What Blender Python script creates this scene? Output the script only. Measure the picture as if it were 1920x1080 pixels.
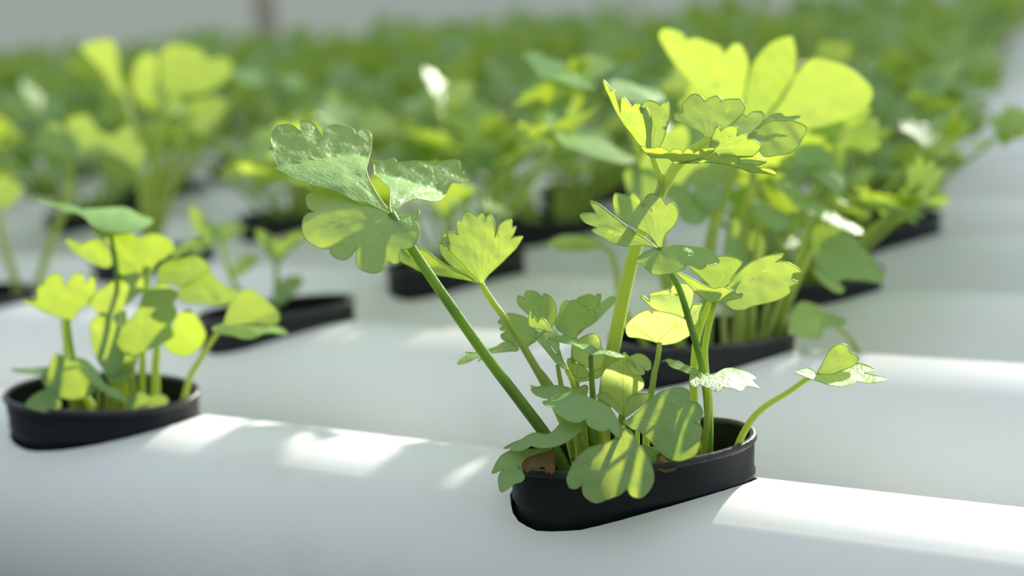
import bpy, bmesh, math, random
import numpy as np
from mathutils import Vector, Matrix, noise
from mathutils.geometry import delaunay_2d_cdt

scene = bpy.context.scene
for o in list(bpy.data.objects):
    bpy.data.objects.remove(o)
COL = scene.collection
rnd = random.Random(7)

# ------------------------------------------------------------------ camera
cam_d = bpy.data.cameras.new('camera'); cam = bpy.data.objects.new('camera', cam_d); COL.objects.link(cam)
cam_d.sensor_width = 36.0; cam_d.lens = 2200 / 1920 * 36.0
cam_d.clip_start = 0.01; cam_d.clip_end = 200
YAW, PITCH, ROLL = math.radians(27.07), math.radians(14.26), math.radians(-4.57)
cam.matrix_world = (Matrix.Translation((0, -0.3154, 0.2040)) @ Matrix.Rotation(YAW, 4, 'Z')
                    @ Matrix.Rotation(math.pi / 2 - PITCH, 4, 'X') @ Matrix.Rotation(-ROLL * -1, 4, 'Z'))
cam_d.dof.use_dof = True; cam_d.dof.focus_distance = 0.352; cam_d.dof.aperture_fstop = 4.6
cam_d.dof.aperture_blades = 0
scene.camera = cam

# ------------------------------------------------------------------ light and exposure
world = bpy.data.worlds.new('greenhouse_daylight'); scene.world = world; world.use_nodes = True
wn = world.node_tree; wn.nodes.clear()
wo = wn.nodes.new('ShaderNodeOutputWorld'); bg = wn.nodes.new('ShaderNodeBackground')
bg.inputs[0].default_value = (0.84, 0.95, 1.02, 1); bg.inputs[1].default_value = 0.86
wn.links.new(bg.outputs[0], wo.inputs[0])
sun_d = bpy.data.lights.new('sun', 'SUN'); sun = bpy.data.objects.new('sun', sun_d); COL.objects.link(sun)
sun_d.energy = 13.5; sun_d.angle = math.radians(1.5); sun_d.color = (1.0, 0.95, 0.83)
SAZ, SEL = math.radians(9), math.radians(22)
sv = Vector((math.sin(SAZ) * math.cos(SEL), math.cos(SAZ) * math.cos(SEL), math.sin(SEL)))
sun.rotation_euler = sv.to_track_quat('Z', 'Y').to_euler(); sun.location = sv * 3
scene.view_settings.view_transform = 'Standard'; scene.view_settings.look = 'None'
scene.view_settings.gamma = 1.0; scene.view_settings.use_curve_mapping = False
scene.view_settings.exposure = 0.1

# ------------------------------------------------------------------ materials
def new_mat(name):
    m = bpy.data.materials.new(name); m.use_nodes = True
    nt = m.node_tree; nt.nodes.clear()
    return m, nt, lambda t, **k: _node(nt, t, k)
def _node(nt, t, k):
    n = nt.nodes.new(t)
    for a, v in k.items(): setattr(n, a, v)
    return n
def principled(name, col, rough=.5, spec=.5, nscale=0, ncol=None, bump=0, bscale=0, bdist=.001, coords='Object', stretch=None):
    m, nt, N = new_mat(name); L = nt.links.new
    out = N('ShaderNodeOutputMaterial'); p = N('ShaderNodeBsdfPrincipled'); L(p.outputs[0], out.inputs[0])
    p.inputs['Base Color'].default_value = (*col, 1); p.inputs['Roughness'].default_value = rough
    p.inputs['Specular IOR Level'].default_value = spec
    tc = N('ShaderNodeTexCoord'); src = tc.outputs[coords]
    if stretch:
        mp = N('ShaderNodeMapping'); mp.inputs['Scale'].default_value = stretch; L(src, mp.inputs[0]); src = mp.outputs[0]
    if nscale:
        n = N('ShaderNodeTexNoise'); n.inputs['Scale'].default_value = nscale; n.inputs['Detail'].default_value = 5; L(src, n.inputs[0])
        r = N('ShaderNodeValToRGB'); r.color_ramp.elements[0].position = .35; r.color_ramp.elements[1].position = .7
        r.color_ramp.elements[0].color = (*ncol, 1); r.color_ramp.elements[1].color = (*col, 1)
        L(n.outputs[0], r.inputs[0]); L(r.outputs[0], p.inputs['Base Color'])
    if bump:
        n = N('ShaderNodeTexNoise'); n.inputs['Scale'].default_value = bscale; n.inputs['Detail'].default_value = 4; L(src, n.inputs[0])
        b = N('ShaderNodeBump'); b.inputs['Strength'].default_value = bump; b.inputs['Distance'].default_value = bdist
        L(n.outputs[0], b.inputs['Height']); L(b.outputs[0], p.inputs['Normal'])
    return m
def leaf_mat(name, refl_a, refl_b, tr_a, tr_b, fac, rough=.42, spec=.45, bump=.35):
    m, nt, N = new_mat(name); L = nt.links.new
    out = N('ShaderNodeOutputMaterial'); mix = N('ShaderNodeMixShader'); p = N('ShaderNodeBsdfPrincipled'); t = N('ShaderNodeBsdfTranslucent')
    L(mix.outputs[0], out.inputs[0]); L(p.outputs[0], mix.inputs[1]); L(t.outputs[0], mix.inputs[2]); mix.inputs[0].default_value = fac
    oi = N('ShaderNodeObjectInfo'); tc = N('ShaderNodeTexCoord')
    n = N('ShaderNodeTexNoise'); n.inputs['Scale'].default_value = 140; n.inputs['Detail'].default_value = 4; L(tc.outputs['Object'], n.inputs[0])
    ad = N('ShaderNodeMath', operation='MULTIPLY_ADD'); L(n.outputs[0], ad.inputs[0]); ad.inputs[1].default_value = .7
    sb = N('ShaderNodeMath', operation='MULTIPLY_ADD'); L(oi.outputs['Random'], sb.inputs[0]); sb.inputs[1].default_value = .7; sb.inputs[2].default_value = -.2
    L(sb.outputs[0], ad.inputs[2])
    for sock, a, b in ((p.inputs['Base Color'], refl_a, refl_b), (t.inputs[0], tr_a, tr_b)):
        c = N('ShaderNodeMix', data_type='RGBA'); c.clamp_factor = True
        L(ad.outputs[0], c.inputs[0]); c.inputs[6].default_value = (*a, 1); c.inputs[7].default_value = (*b, 1)
        L(c.outputs[2], sock)
    p.inputs['Roughness'].default_value = rough; p.inputs['Specular IOR Level'].default_value = spec
    n2 = N('ShaderNodeTexNoise'); n2.inputs['Scale'].default_value = 900; n2.inputs['Detail'].default_value = 3; n2.inputs['Distortion'].default_value = .6
    L(tc.outputs['Object'], n2.inputs[0])
    b = N('ShaderNodeBump'); b.inputs['Strength'].default_value = bump; b.inputs['Distance'].default_value = .0005
    L(n2.outputs[0], b.inputs['Height']); L(b.outputs[0], p.inputs['Normal'])
    return m
M = {}
M['leaf'] = leaf_mat('celery_leaf', (.20, .39, .13), (.29, .49, .19), (.46, .60, .03), (.58, .70, .05), .40, rough=.38, spec=.72, bump=.6)
M['young'] = leaf_mat('young_celery_leaf', (.34, .48, .12), (.45, .58, .17), (.70, .86, .16), (.80, .92, .26), .5)
M['vein'] = leaf_mat('leaf_vein', (.28, .45, .15), (.34, .50, .18), (.54, .69, .08), (.62, .74, .12), .4, bump=0)
M['edge'] = leaf_mat('edge_lit_leaf_margin', (.34, .50, .14), (.42, .58, .2), (.62, .80, .15), (.70, .85, .2), .4, bump=0)  # paler than the blade: light caught along leaf edges, put into the colour
M['brown'] = leaf_mat('withered_leaf', (.16, .09, .035), (.32, .22, .10), (.22, .12, .04), (.35, .22, .08), .3, rough=.7, spec=.2, bump=.9)
def stalk_mat(name, a, b, ta, tb):
    return leaf_mat(name, a, b, ta, tb, .35, rough=.35, spec=.5, bump=.12)
M['s'] = stalk_mat('celery_stalk', (.40, .52, .10), (.48, .58, .13), (.62, .76, .10), (.70, .80, .14))
M['sd'] = stalk_mat('green_celery_stalk', (.17, .32, .05), (.24, .38, .07), (.36, .55, .06), (.44, .60, .08))
M['sp'] = stalk_mat('pale_celery_stalk', (.50, .60, .16), (.58, .66, .2), (.70, .80, .16), (.78, .85, .22))
M['sy'] = M['s']
M['pipe'] = principled('white_pvc', (.86, .865, .86), .42, .4, 9, (.81, .81, .79), .03, 700, .0004)
_nt = M['pipe'].node_tree; _p = next(n for n in _nt.nodes if n.type == 'BSDF_PRINCIPLED')
_tc = next(n for n in _nt.nodes if n.type == 'TEX_COORD'); _src = _p.inputs['Base Color'].links[0].from_socket
for _sc, _lo, _hi, _colr in ((300, .74, .80, (.55, .51, .45, 1)), (22, .62, .80, (.72, .69, .62, 1))):
    _n = _nt.nodes.new('ShaderNodeTexNoise'); _n.inputs['Scale'].default_value = _sc; _n.inputs['Detail'].default_value = 3
    _r = _nt.nodes.new('ShaderNodeMapRange'); _r.inputs[1].default_value = _lo; _r.inputs[2].default_value = _hi; _r.inputs[4].default_value = .6
    _m = _nt.nodes.new('ShaderNodeMix'); _m.data_type = 'RGBA'; _m.inputs[7].default_value = _colr
    _nt.links.new(_tc.outputs['Object'], _n.inputs[0]); _nt.links.new(_n.outputs[0], _r.inputs[0]); _nt.links.new(_r.outputs[0], _m.inputs[0])
    _nt.links.new(_src, _m.inputs[6]); _nt.links.new(_m.outputs[2], _p.inputs['Base Color']); _src = _m.outputs[2]
M['pot'] = principled('black_plastic', (.011, .014, .017), .48, .32, 60, (.017, .019, .021), .25, 350, .0006, stretch=(1, 1, 5))
M['rim'] = principled('worn_black_plastic', (.05, .05, .05), .38, .5, 120, (.022, .023, .025), .5, 260, .0008)
M['medium'] = principled('dark_growing_medium', (.012, .011, .010), .9, .2, 200, (.03, .024, .017), 1, 500, .002)
M['floor'] = principled('bare_concrete', (.08, .078, .07), .9, .2, 3, (.06, .058, .054), .3, 40)
M['wall'] = leaf_mat('pale_greenhouse_film', (.62, .66, .62), (.72, .74, .68), (.8, .84, .8), (.85, .87, .8), .16, rough=.7, spec=.2, bump=0)
M['blocker'] = principled('dark_light_blocker', (.050, .062, .072), .9, .1, 1.2, (.040, .050, .058))  # dark surface for the added light-blocking wall
M['post'] = principled('weathered_post', (.52, .46, .36), .8, .2, 8, (.44, .40, .32))
M['frame'] = principled('galvanised_steel', (.42, .43, .44), .45, .5)

# ------------------------------------------------------------------ helpers
def link(name, me, mats=(), parent=None):
    o = bpy.data.objects.new(name, me); COL.objects.link(o)
    if me is not None:
        for m in mats: me.materials.append(m)
    if parent: o.parent = parent
    return o
def empty(name, loc):
    o = bpy.data.objects.new(name, None); COL.objects.link(o); o.location = loc; o.empty_display_size = .02
    return o
def tag(o, label, cat, group=None):
    o['label'] = label; o['category'] = cat
    if group: o['group'] = group
def smooth(me, ang=None):
    for p in me.polygons: p.use_smooth = True
    if ang: me.set_sharp_from_angle(angle=math.radians(ang))
class MB:
    def __init__(s): s.v = []; s.f = []; s.m = []
    def add(s, v, f, mi=0):
        b = len(s.v); s.v += [tuple(x) for x in v]; s.f += [tuple(b + i for i in q) for q in f]; s.m += [mi] * len(f)
    def box(s, lo, hi, mi=0):
        x0, y0, z0 = lo; x1, y1, z1 = hi
        s.add([(x0,y0,z0),(x1,y0,z0),(x1,y1,z0),(x0,y1,z0),(x0,y0,z1),(x1,y0,z1),(x1,y1,z1),(x0,y1,z1)],
              [(3,2,1,0),(4,5,6,7),(0,1,5,4),(1,2,6,5),(2,3,7,6),(3,0,4,7)], mi)
    def tube(s, pts, rad, seg=8, mi=0, ridge=0, cap=True):
        """pts list of Vector, rad function of t 0..1"""
        n = len(pts); prev = None; base = len(s.v)
        for i, p in enumerate(pts):
            d = (pts[min(i + 1, n - 1)] - pts[max(i - 1, 0)])
            d = d.normalized() if d.length > 1e-9 else Vector((0, 0, 1))
            if prev is None:
                u = d.orthogonal().normalized()
            else:
                u = (prev - d * prev.dot(d)).normalized()
            prev = u; w = d.cross(u); r = rad(i / (n - 1))
            for k in range(seg):
                a = 2 * math.pi * k / seg; rr = r * (1 + ridge * math.cos(a * 5))
                s.v.append(tuple(p + u * math.cos(a) * rr + w * math.sin(a) * rr))
        for i in range(n - 1):
            for k in range(seg):
                k2 = (k + 1) % seg
                s.f.append((base + i * seg + k, base + i * seg + k2, base + (i + 1) * seg + k2, base + (i + 1) * seg + k)); s.m.append(mi)
        if cap:
            s.f.append(tuple(base + k for k in reversed(range(seg)))); s.m.append(mi)
            s.f.append(tuple(base + (n - 1) * seg + k for k in range(seg))); s.m.append(mi)
    def mesh(s, name, ang=None):
        me = bpy.data.meshes.new(name); me.from_pydata(s.v, [], s.f); me.polygons.foreach_set('material_index', s.m)
        smooth(me, ang); me.update(); return me
def spline(P, per):
    P = [Vector(q) for q in P]; out = []
    for i in range(len(P) - 1):
        a = P[max(i - 1, 0)]; b = P[i]; c = P[i + 1]; d = P[min(i + 2, len(P) - 1)]
        for k in range(per):
            t = k / per
            out.append(.5 * ((2 * b) + (c - a) * t + (2 * a - 5 * b + 4 * c - d) * t * t + (3 * b - a - 3 * c + d) * t ** 3))
    out.append(P[-1]); return out
def outline_curve(p, sub):
    """closed outline with rounded lobes, sharp notches where the third value is set"""
    n = len(p); out = []
    sharp = [len(q) > 2 for q in p]; V = [Vector(q[:2]) for q in p]
    for i in range(n):
        b = V[i]; c = V[(i + 1) % n]; a = V[i - 1]; d = V[(i + 2) % n]
        tb = (c - a) * .5 if not sharp[i] else (c - b) * .35
        tc = (d - b) * .5 if not sharp[(i + 1) % n] else (c - b) * .35
        ln = (c - b).length
        if tb.length > ln * 1.1: tb = tb.normalized() * ln * 1.1
        if tc.length > ln * 1.1: tc = tc.normalized() * ln * 1.1
        for k in range(sub):
            t = k / sub; t2 = t * t; t3 = t2 * t
            out.append(b * (2*t3 - 3*t2 + 1) + tb * (t3 - 2*t2 + t) + c * (-2*t3 + 3*t2) + tc * (t3 - t2))
    return out
def inside(p, poly):
    x, y = p; r = False; j = len(poly) - 1
    for i in range(len(poly)):
        xi, yi = poly[i]; xj, yj = poly[j]
        if (yi > y) != (yj > y) and x < (xj - xi) * (y - yi) / (yj - yi) + xi: r = not r
        j = i
    return r
def blade(mb, p, O, e1, e2, k, dens, sub=3, ripple=.18, veins=True, seed=0., unit=.001, margin=True, tip=None):
    """one leaflet: outline p (mm) on the plane O,e1,e2, bent by the quadratic k, with veins and a thickened margin"""
    n = e1.cross(e2)
    out = outline_curve(p, sub)
    clean = [out[0]]
    for q in out[1:]:
        if (q - clean[-1]).length > .12: clean.append(q)
    if (clean[0] - clean[-1]).length < .12: clean.pop()
    out = clean; no = len(out)
    def at(u, v, lift=0.):
        h = k[0]*u*u + k[1]*v*v + k[2]*u*v; h = max(-12., min(12., h))
        if ripple:
            h += ripple * noise.noise(Vector((u * .22 + seed, v * .22, seed * 1.7))) * 2 * min(1, (u*u + v*v) / 80)
            h += ripple * .35 * noise.noise(Vector((u * .6 + seed, v * .6, seed)))
        return (O + e1 * u + e2 * v + n * (h + lift)) * unit
    xs = [q[0] for q in out]; ys = [q[1] for q in out]
    pts = [Vector(q) for q in out]
    y = min(ys) + dens * .5; row = 0
    while y < max(ys):
        x = min(xs) + dens * (.25 + .5 * (row % 2))
        while x < max(xs):
            if inside((x, y), out) and min((Vector((x, y)) - q).length_squared for q in out) > (dens * .45) ** 2:
                pts.append(Vector((x, y)))
            x += dens
        y += dens * .87; row += 1
    segs = []                                   # vein lines (a, b, half width)
    if veins:
        b = Vector(out[0]); cen = sum((Vector(q) for q in out), Vector((0, 0))) / no
        dist = [(q - b).length for q in out]; mx = max(dist); w_ = max(3, no // 22)
        tips = [out[i] for i in range(no) if dist[i] > .45 * mx and all(dist[i] >= dist[j % no] for j in range(i - w_, i + w_ + 1))]
        for tpt in tips:
            path = []
            for s_ in range(13):
                t = s_ / 12 * .93
                q = b.lerp(tpt, t) + (cen - b) * .16 * math.sin(math.pi * t)
                if s_ > 1 and not inside(q, out): break
                path.append(q)
            if len(path) < 6: continue
            ln = (path[-1] - path[0]).length
            for c in range(len(path) - 1): segs.append((path[c], path[c + 1], .20 - .012 * c))
            for c in (4, 6, 8, 10):
                if c >= len(path) - 1: break
                d = (path[c + 1] - path[c]).normalized()
                for sg in (-1, 1):
                    an = sg * math.radians(40)
                    dd = Vector((d[0] * math.cos(an) - d[1] * math.sin(an), d[0] * math.sin(an) + d[1] * math.cos(an)))
                    q0 = path[c]
                    for e_ in range(3):
                        q1 = q0 + dd * ln * .075
                        if not inside(q1 + dd * .6, out): break
                        segs.append((q0, q1, .09 - .018 * e_)); q0 = q1
                        dd = (dd + d * .25).normalized()
    edges = [(i, (i + 1) % no) for i in range(no)]
    def seg_dist(P):
        A = np.array([q[0] for q in segs]); B = np.array([q[1] for q in segs]); W = np.array([q[2] for q in segs])
        P = np.array(P)[:, None, :]; d = (B - A)[None]
        t = np.clip(((P - A[None]) * d).sum(2) / ((d * d).sum(2) + 1e-12), 0, 1)
        D = np.linalg.norm(P - A[None] - d * t[..., None], axis=2)
        return D, W
    if segs:
        grid = pts[no:]
        if grid:
            D, W = seg_dist([tuple(q) for q in grid]); keep = D.min(1) > .38
            pts = pts[:no] + [q for q, k_ in zip(grid, keep) if k_]
        for a_, b_, hw in segs:
            d = (b_ - a_).normalized(); nn_ = Vector((-d[1], d[0])) * hw
            for sg in (-1, 1):
                p0, p1 = a_ + nn_ * sg, b_ + nn_ * sg
                if inside(p0, out) and inside(p1, out):
                    pts += [p0, p1]; edges.append((len(pts) - 2, len(pts) - 1))
    r = delaunay_2d_cdt(pts, edges, [list(range(no))], 1, 1e-5)
    V2, F2 = r[0], r[2]
    lift = [0.] * len(V2); mi = [0] * len(F2)
    if segs:
        D, W = seg_dist([tuple(q) for q in V2]); lift = (-(np.exp(-(D / .45) ** 2) * (W / .2)).max(1) * .10).tolist()
        cents = [tuple(sum((V2[i] for i in f), Vector((0, 0))) / len(f)) for f in F2]
        D, W = seg_dist(cents); mi = ((D - W[None] * 1.05).min(1) < 0).astype(int).tolist()
    b0 = len(mb.v)
    mb.add([at(q[0], q[1], l_) for q, l_ in zip(V2, lift)], [tuple(f) for f in F2], 0)
    mb.m[len(mb.m) - len(F2):] = mi
    if margin:
        ring = [at(q[0], q[1]) for q in out]; ring.append(ring[0])
        mb.tube(ring, lambda t: .00014, 4, 2, cap=False)

# ------------------------------------------------------------------ the setting
def simple_box(name, lo, hi, mat, kind=True):
    mb = MB(); mb.box(lo, hi); o = link(name, mb.mesh(name, 30), [mat])
    if kind: o['kind'] = 'structure'
    return o
simple_box('floor', (-40, -8, -.87), (40, 20, -.80), M['floor'])
simple_box('wall_back', (-40, 5.2, -.80), (40, 5.24, 2.165), M['wall'])  # wall's unseen top set high so that it shades the far rows
simple_box('wall_front_blocker', (-40, -1.64, -.80), (40, -1.60, 1.5), M['blocker'])  # added unseen wall behind the camera, darkens the nearest pipe's front
PR = .050; TOP = .055; S = .1164
ROWOFF = {0: -.0012, 1: .0116, 2: -.0032, 3: -.0002, 4: -.0071, 5: .0043}
NROW = 16
ROWY = [i * S + ROWOFF.get(i, 0.) for i in range(NROW)]
CUPA, CUPB, CUPROT, RIMZ = .0385, .0215, math.radians(31), .0665
ORD = ['first', 'second', 'third', 'fourth', 'fifth', 'sixth', 'seventh', 'eighth', 'ninth', 'tenth', 'eleventh', 'twelfth', 'thirteenth', 'fourteenth', 'fifteenth', 'sixteenth']

# cup positions along each pipe
CUPSET = {(0, 0): (math.radians(31), 0., .02, 0., .88), (0, 1): (math.radians(18), 0., -.065, -.0015, 1.0)}
def cup_set(i, j):
    if (i, j) in CUPSET: return CUPSET[(i, j)]
    rr = random.Random(i * 77 + j)
    return (math.radians(27) + rr.uniform(-.15, .15), rr.uniform(-.04, .04), rr.uniform(-.04, .04), -.005 + rr.uniform(-.002, .002), 1.0)
FIXED = {0: [-.124, -.343, -.558], 1: [-.141, -.357, -.575], 2: [-.124, -.312, -.53, -.74], 3: [-.110, -.305, -.51, -.70, -.91]}
CUPS = {}
for i in range(NROW):
    y = ROWY[i]
    xl = -(y + .3154) * 1.28 - .10
    if i in FIXED: xs = [x for x in FIXED[i] if x > xl - .02]
    else:
        xs = []; x = (-.12 if i < 6 else -.165) + rnd.uniform(-.012, .012)
        while x > xl: xs.append(x); x -= .205 + rnd.uniform(-.008, .008)
    if i == 14: xs = [.10, *xs]
    CUPS[i] = xs

def oval(a, b, rot, n=48, e=2.25):
    out = []
    for k in range(n):
        t = 2 * math.pi * k / n; c, s_ = math.cos(t), math.sin(t)
        x = a * math.copysign(abs(c) ** (2 / e), c); y = b * math.copysign(abs(s_) ** (2 / e), s_)
        out.append((x * math.cos(rot) - y * math.sin(rot), x * math.sin(rot) + y * math.cos(rot)))
    return out

# ------------------------------------------------------------------ pipes with cut holes
def make_pipe(i):
    y = ROWY[i]; x0, x1 = -3.6, 1.6
    mb = MB(); seg = 128 if i < 3 else 72
    ring = [(math.cos(2*math.pi*k/seg), math.sin(2*math.pi*k/seg)) for k in range(seg)]
    ro, ri = PR, PR - .003
    v = [(x, c * r, s_ * r) for (x, r) in ((x0, ro), (x1, ro), (x1, ri), (x0, ri)) for c, s_ in ring]
    f = [(a * seg + k, ((a + 1) % 4) * seg + k, ((a + 1) % 4) * seg + (k + 1) % seg, a * seg + (k + 1) % seg) for a in range(4) for k in range(seg)]
    mb.add(v, f); me = mb.mesh('pvc_pipe')
    o = link('pvc_pipe', me, [M['pipe']]); o.location = (0, y, TOP - PR)
    cb = MB(); n = 40
    for j, x in enumerate(CUPS[i]):
        rr = random.Random(i * 31 + j)
        cs = cup_set(i, j); ov = oval(CUPA - .0003, (CUPB + .0002) * cs[4], cs[0], n)
        lo = [(x + px * (1 + rr.uniform(0, .012)), py * (1 + rr.uniform(0, .02))) for px, py in ov]
        cb.add([(*q, .012) for q in lo] + [(*q, .09) for q in lo],
               [tuple(reversed(range(n))), tuple(range(n, 2 * n))] + [(k, (k + 1) % n, n + (k + 1) % n, n + k) for k in range(n)])
    if CUPS[i]:
        cut = link('cutter', cb.mesh('cutter')); cut.location = (0, y, TOP - PR)
        md = o.modifiers.new('cut', 'BOOLEAN'); md.object = cut; md.operation = 'DIFFERENCE'; md.solver = 'EXACT'
        dg = bpy.context.evaluated_depsgraph_get()
        nm = bpy.data.meshes.new_from_object(o.evaluated_get(dg)); o.modifiers.clear(); o.data = nm
        nm.name = 'pvc_pipe'; smooth(nm, 35)
        bpy.data.objects.remove(cut)
    where = 'nearest white plastic growing pipe at the bottom of the picture' if i == 0 else 'white plastic growing pipe, %s in line from the front' % ORD[i]
    tag(o, where, 'pipe', 'white growing pipes lying side by side')
    return o
PIPES = [make_pipe(i) for i in range(NROW)]
# bench carrying the pipes
for x in (-3.0, -1.2, .6, 1.4):
    bm_ = MB(); yb = ROWY[-1] + .07
    bm_.box((x - .02, -.07, TOP - 2 * PR - .04), (x + .02, yb, TOP - 2 * PR))
    bm_.box((x - .02, -.05, -.80), (x + .02, -.01, TOP - 2 * PR - .04)); bm_.box((x - .02, yb - .06, -.80), (x + .02, yb - .02, TOP - 2 * PR - .04))
    o = link('bench_frame', bm_.mesh('bench_frame', 30), [M['frame']]); o['kind'] = 'structure'

# ------------------------------------------------------------------ cups
def cup_meshes():
    n = 64
    def shell(prof, close=True):
        mb = MB(); P = []
        for (d, z) in prof:
            P += [(x, y, z) for x, y in oval(CUPA + d, CUPB + d, 0, n)]
        m_ = len(prof); f = []
        for a in range(m_ if close else m_ - 1):
            b = (a + 1) % m_
            f += [(a*n + k, a*n + (k+1) % n, b*n + (k+1) % n, b*n + k) for k in range(n)]
        mb.add(P, f); return mb
    body = shell([(-.0034, -.052), (-.0018, -.026), (-.0012, -.0135), (-.0006, -.0125), (-.0006, -.0115), (-.0010, -.0108), (-.0004, -.001), (-.0018, -.001), (-.0030, -.026), (-.0046, -.0505)])
    body.add([(x, y, -.052) for x, y in oval(CUPA - .0034, CUPB - .0034, 0, n)], [tuple(reversed(range(n)))])
    rim = shell([(-.0004, -.0022), (.0003, -.0014), (.0003, -.0003), (-.0003, .0003), (-.0015, .0003), (-.0020, -.0003), (-.0020, -.0016), (-.0012, -.0022)])
    med = MB(); rings = []
    for q in range(5):
        t = 1 - q / 5
        rings += [(x, y, -.020 + .0025 * noise.noise(Vector((x * 160, y * 160, 3)))) for x, y in oval((CUPA - .0028) * t, (CUPB - .0028) * t, 0, n)]
    f = [(q*n + k, q*n + (k+1) % n, (q+1)*n + (k+1) % n, (q+1)*n + k) for q in range(4) for k in range(n)] + [tuple(4*n + k for k in range(n))]
    med.add(rings, f)
    mb_, mr_, mm_ = body.mesh('body', 50), rim.mesh('rim', 60), med.mesh('growing_medium')
    mb_.materials.append(M['pot']); mr_.materials.append(M['rim']); mm_.materials.append(M['medium'])
    return mb_, mr_, mm_
BODY, RIM, MED = cup_meshes()
def word(i, j, n):
    pipe = 'the nearest pipe' if i == 0 else 'the %s pipe from the front' % ORD[i]
    pos = 'rightmost' if j == 0 else '%s from the right' % ORD[j]
    return pipe, pos
SPECIAL_CUP = {(0, 0): 'black oval plastic cup in sharp focus, holding the front celery plant',
               (0, 1): 'black oval plastic cup at the left end of the nearest pipe'}
for i in range(NROW):
    for j, x in enumerate(CUPS[i]):
        if (i, j) == (0, 2): continue
        cs = cup_set(i, j)
        e = empty('planting_cup', (x, ROWY[i], RIMZ + cs[3]))
        e.rotation_mode = 'QUATERNION'
        e.rotation_quaternion = Matrix.Rotation(cs[1], 3, 'X').to_quaternion() @ Matrix.Rotation(-cs[2], 3, 'Y').to_quaternion() @ Matrix.Rotation(cs[0], 3, 'Z').to_quaternion()
        e.scale = (1, cs[4], 1)
        link('body', BODY, (), e); link('rim', RIM, (), e); link('growing_medium', MED, (), e)
        pipe, pos = word(i, j, len(CUPS[i]))
        tag(e, SPECIAL_CUP.get((i, j), 'black plastic planting cup on %s, %s' % (pipe, pos)), 'cup', 'black planting cups in the pipes')

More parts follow.
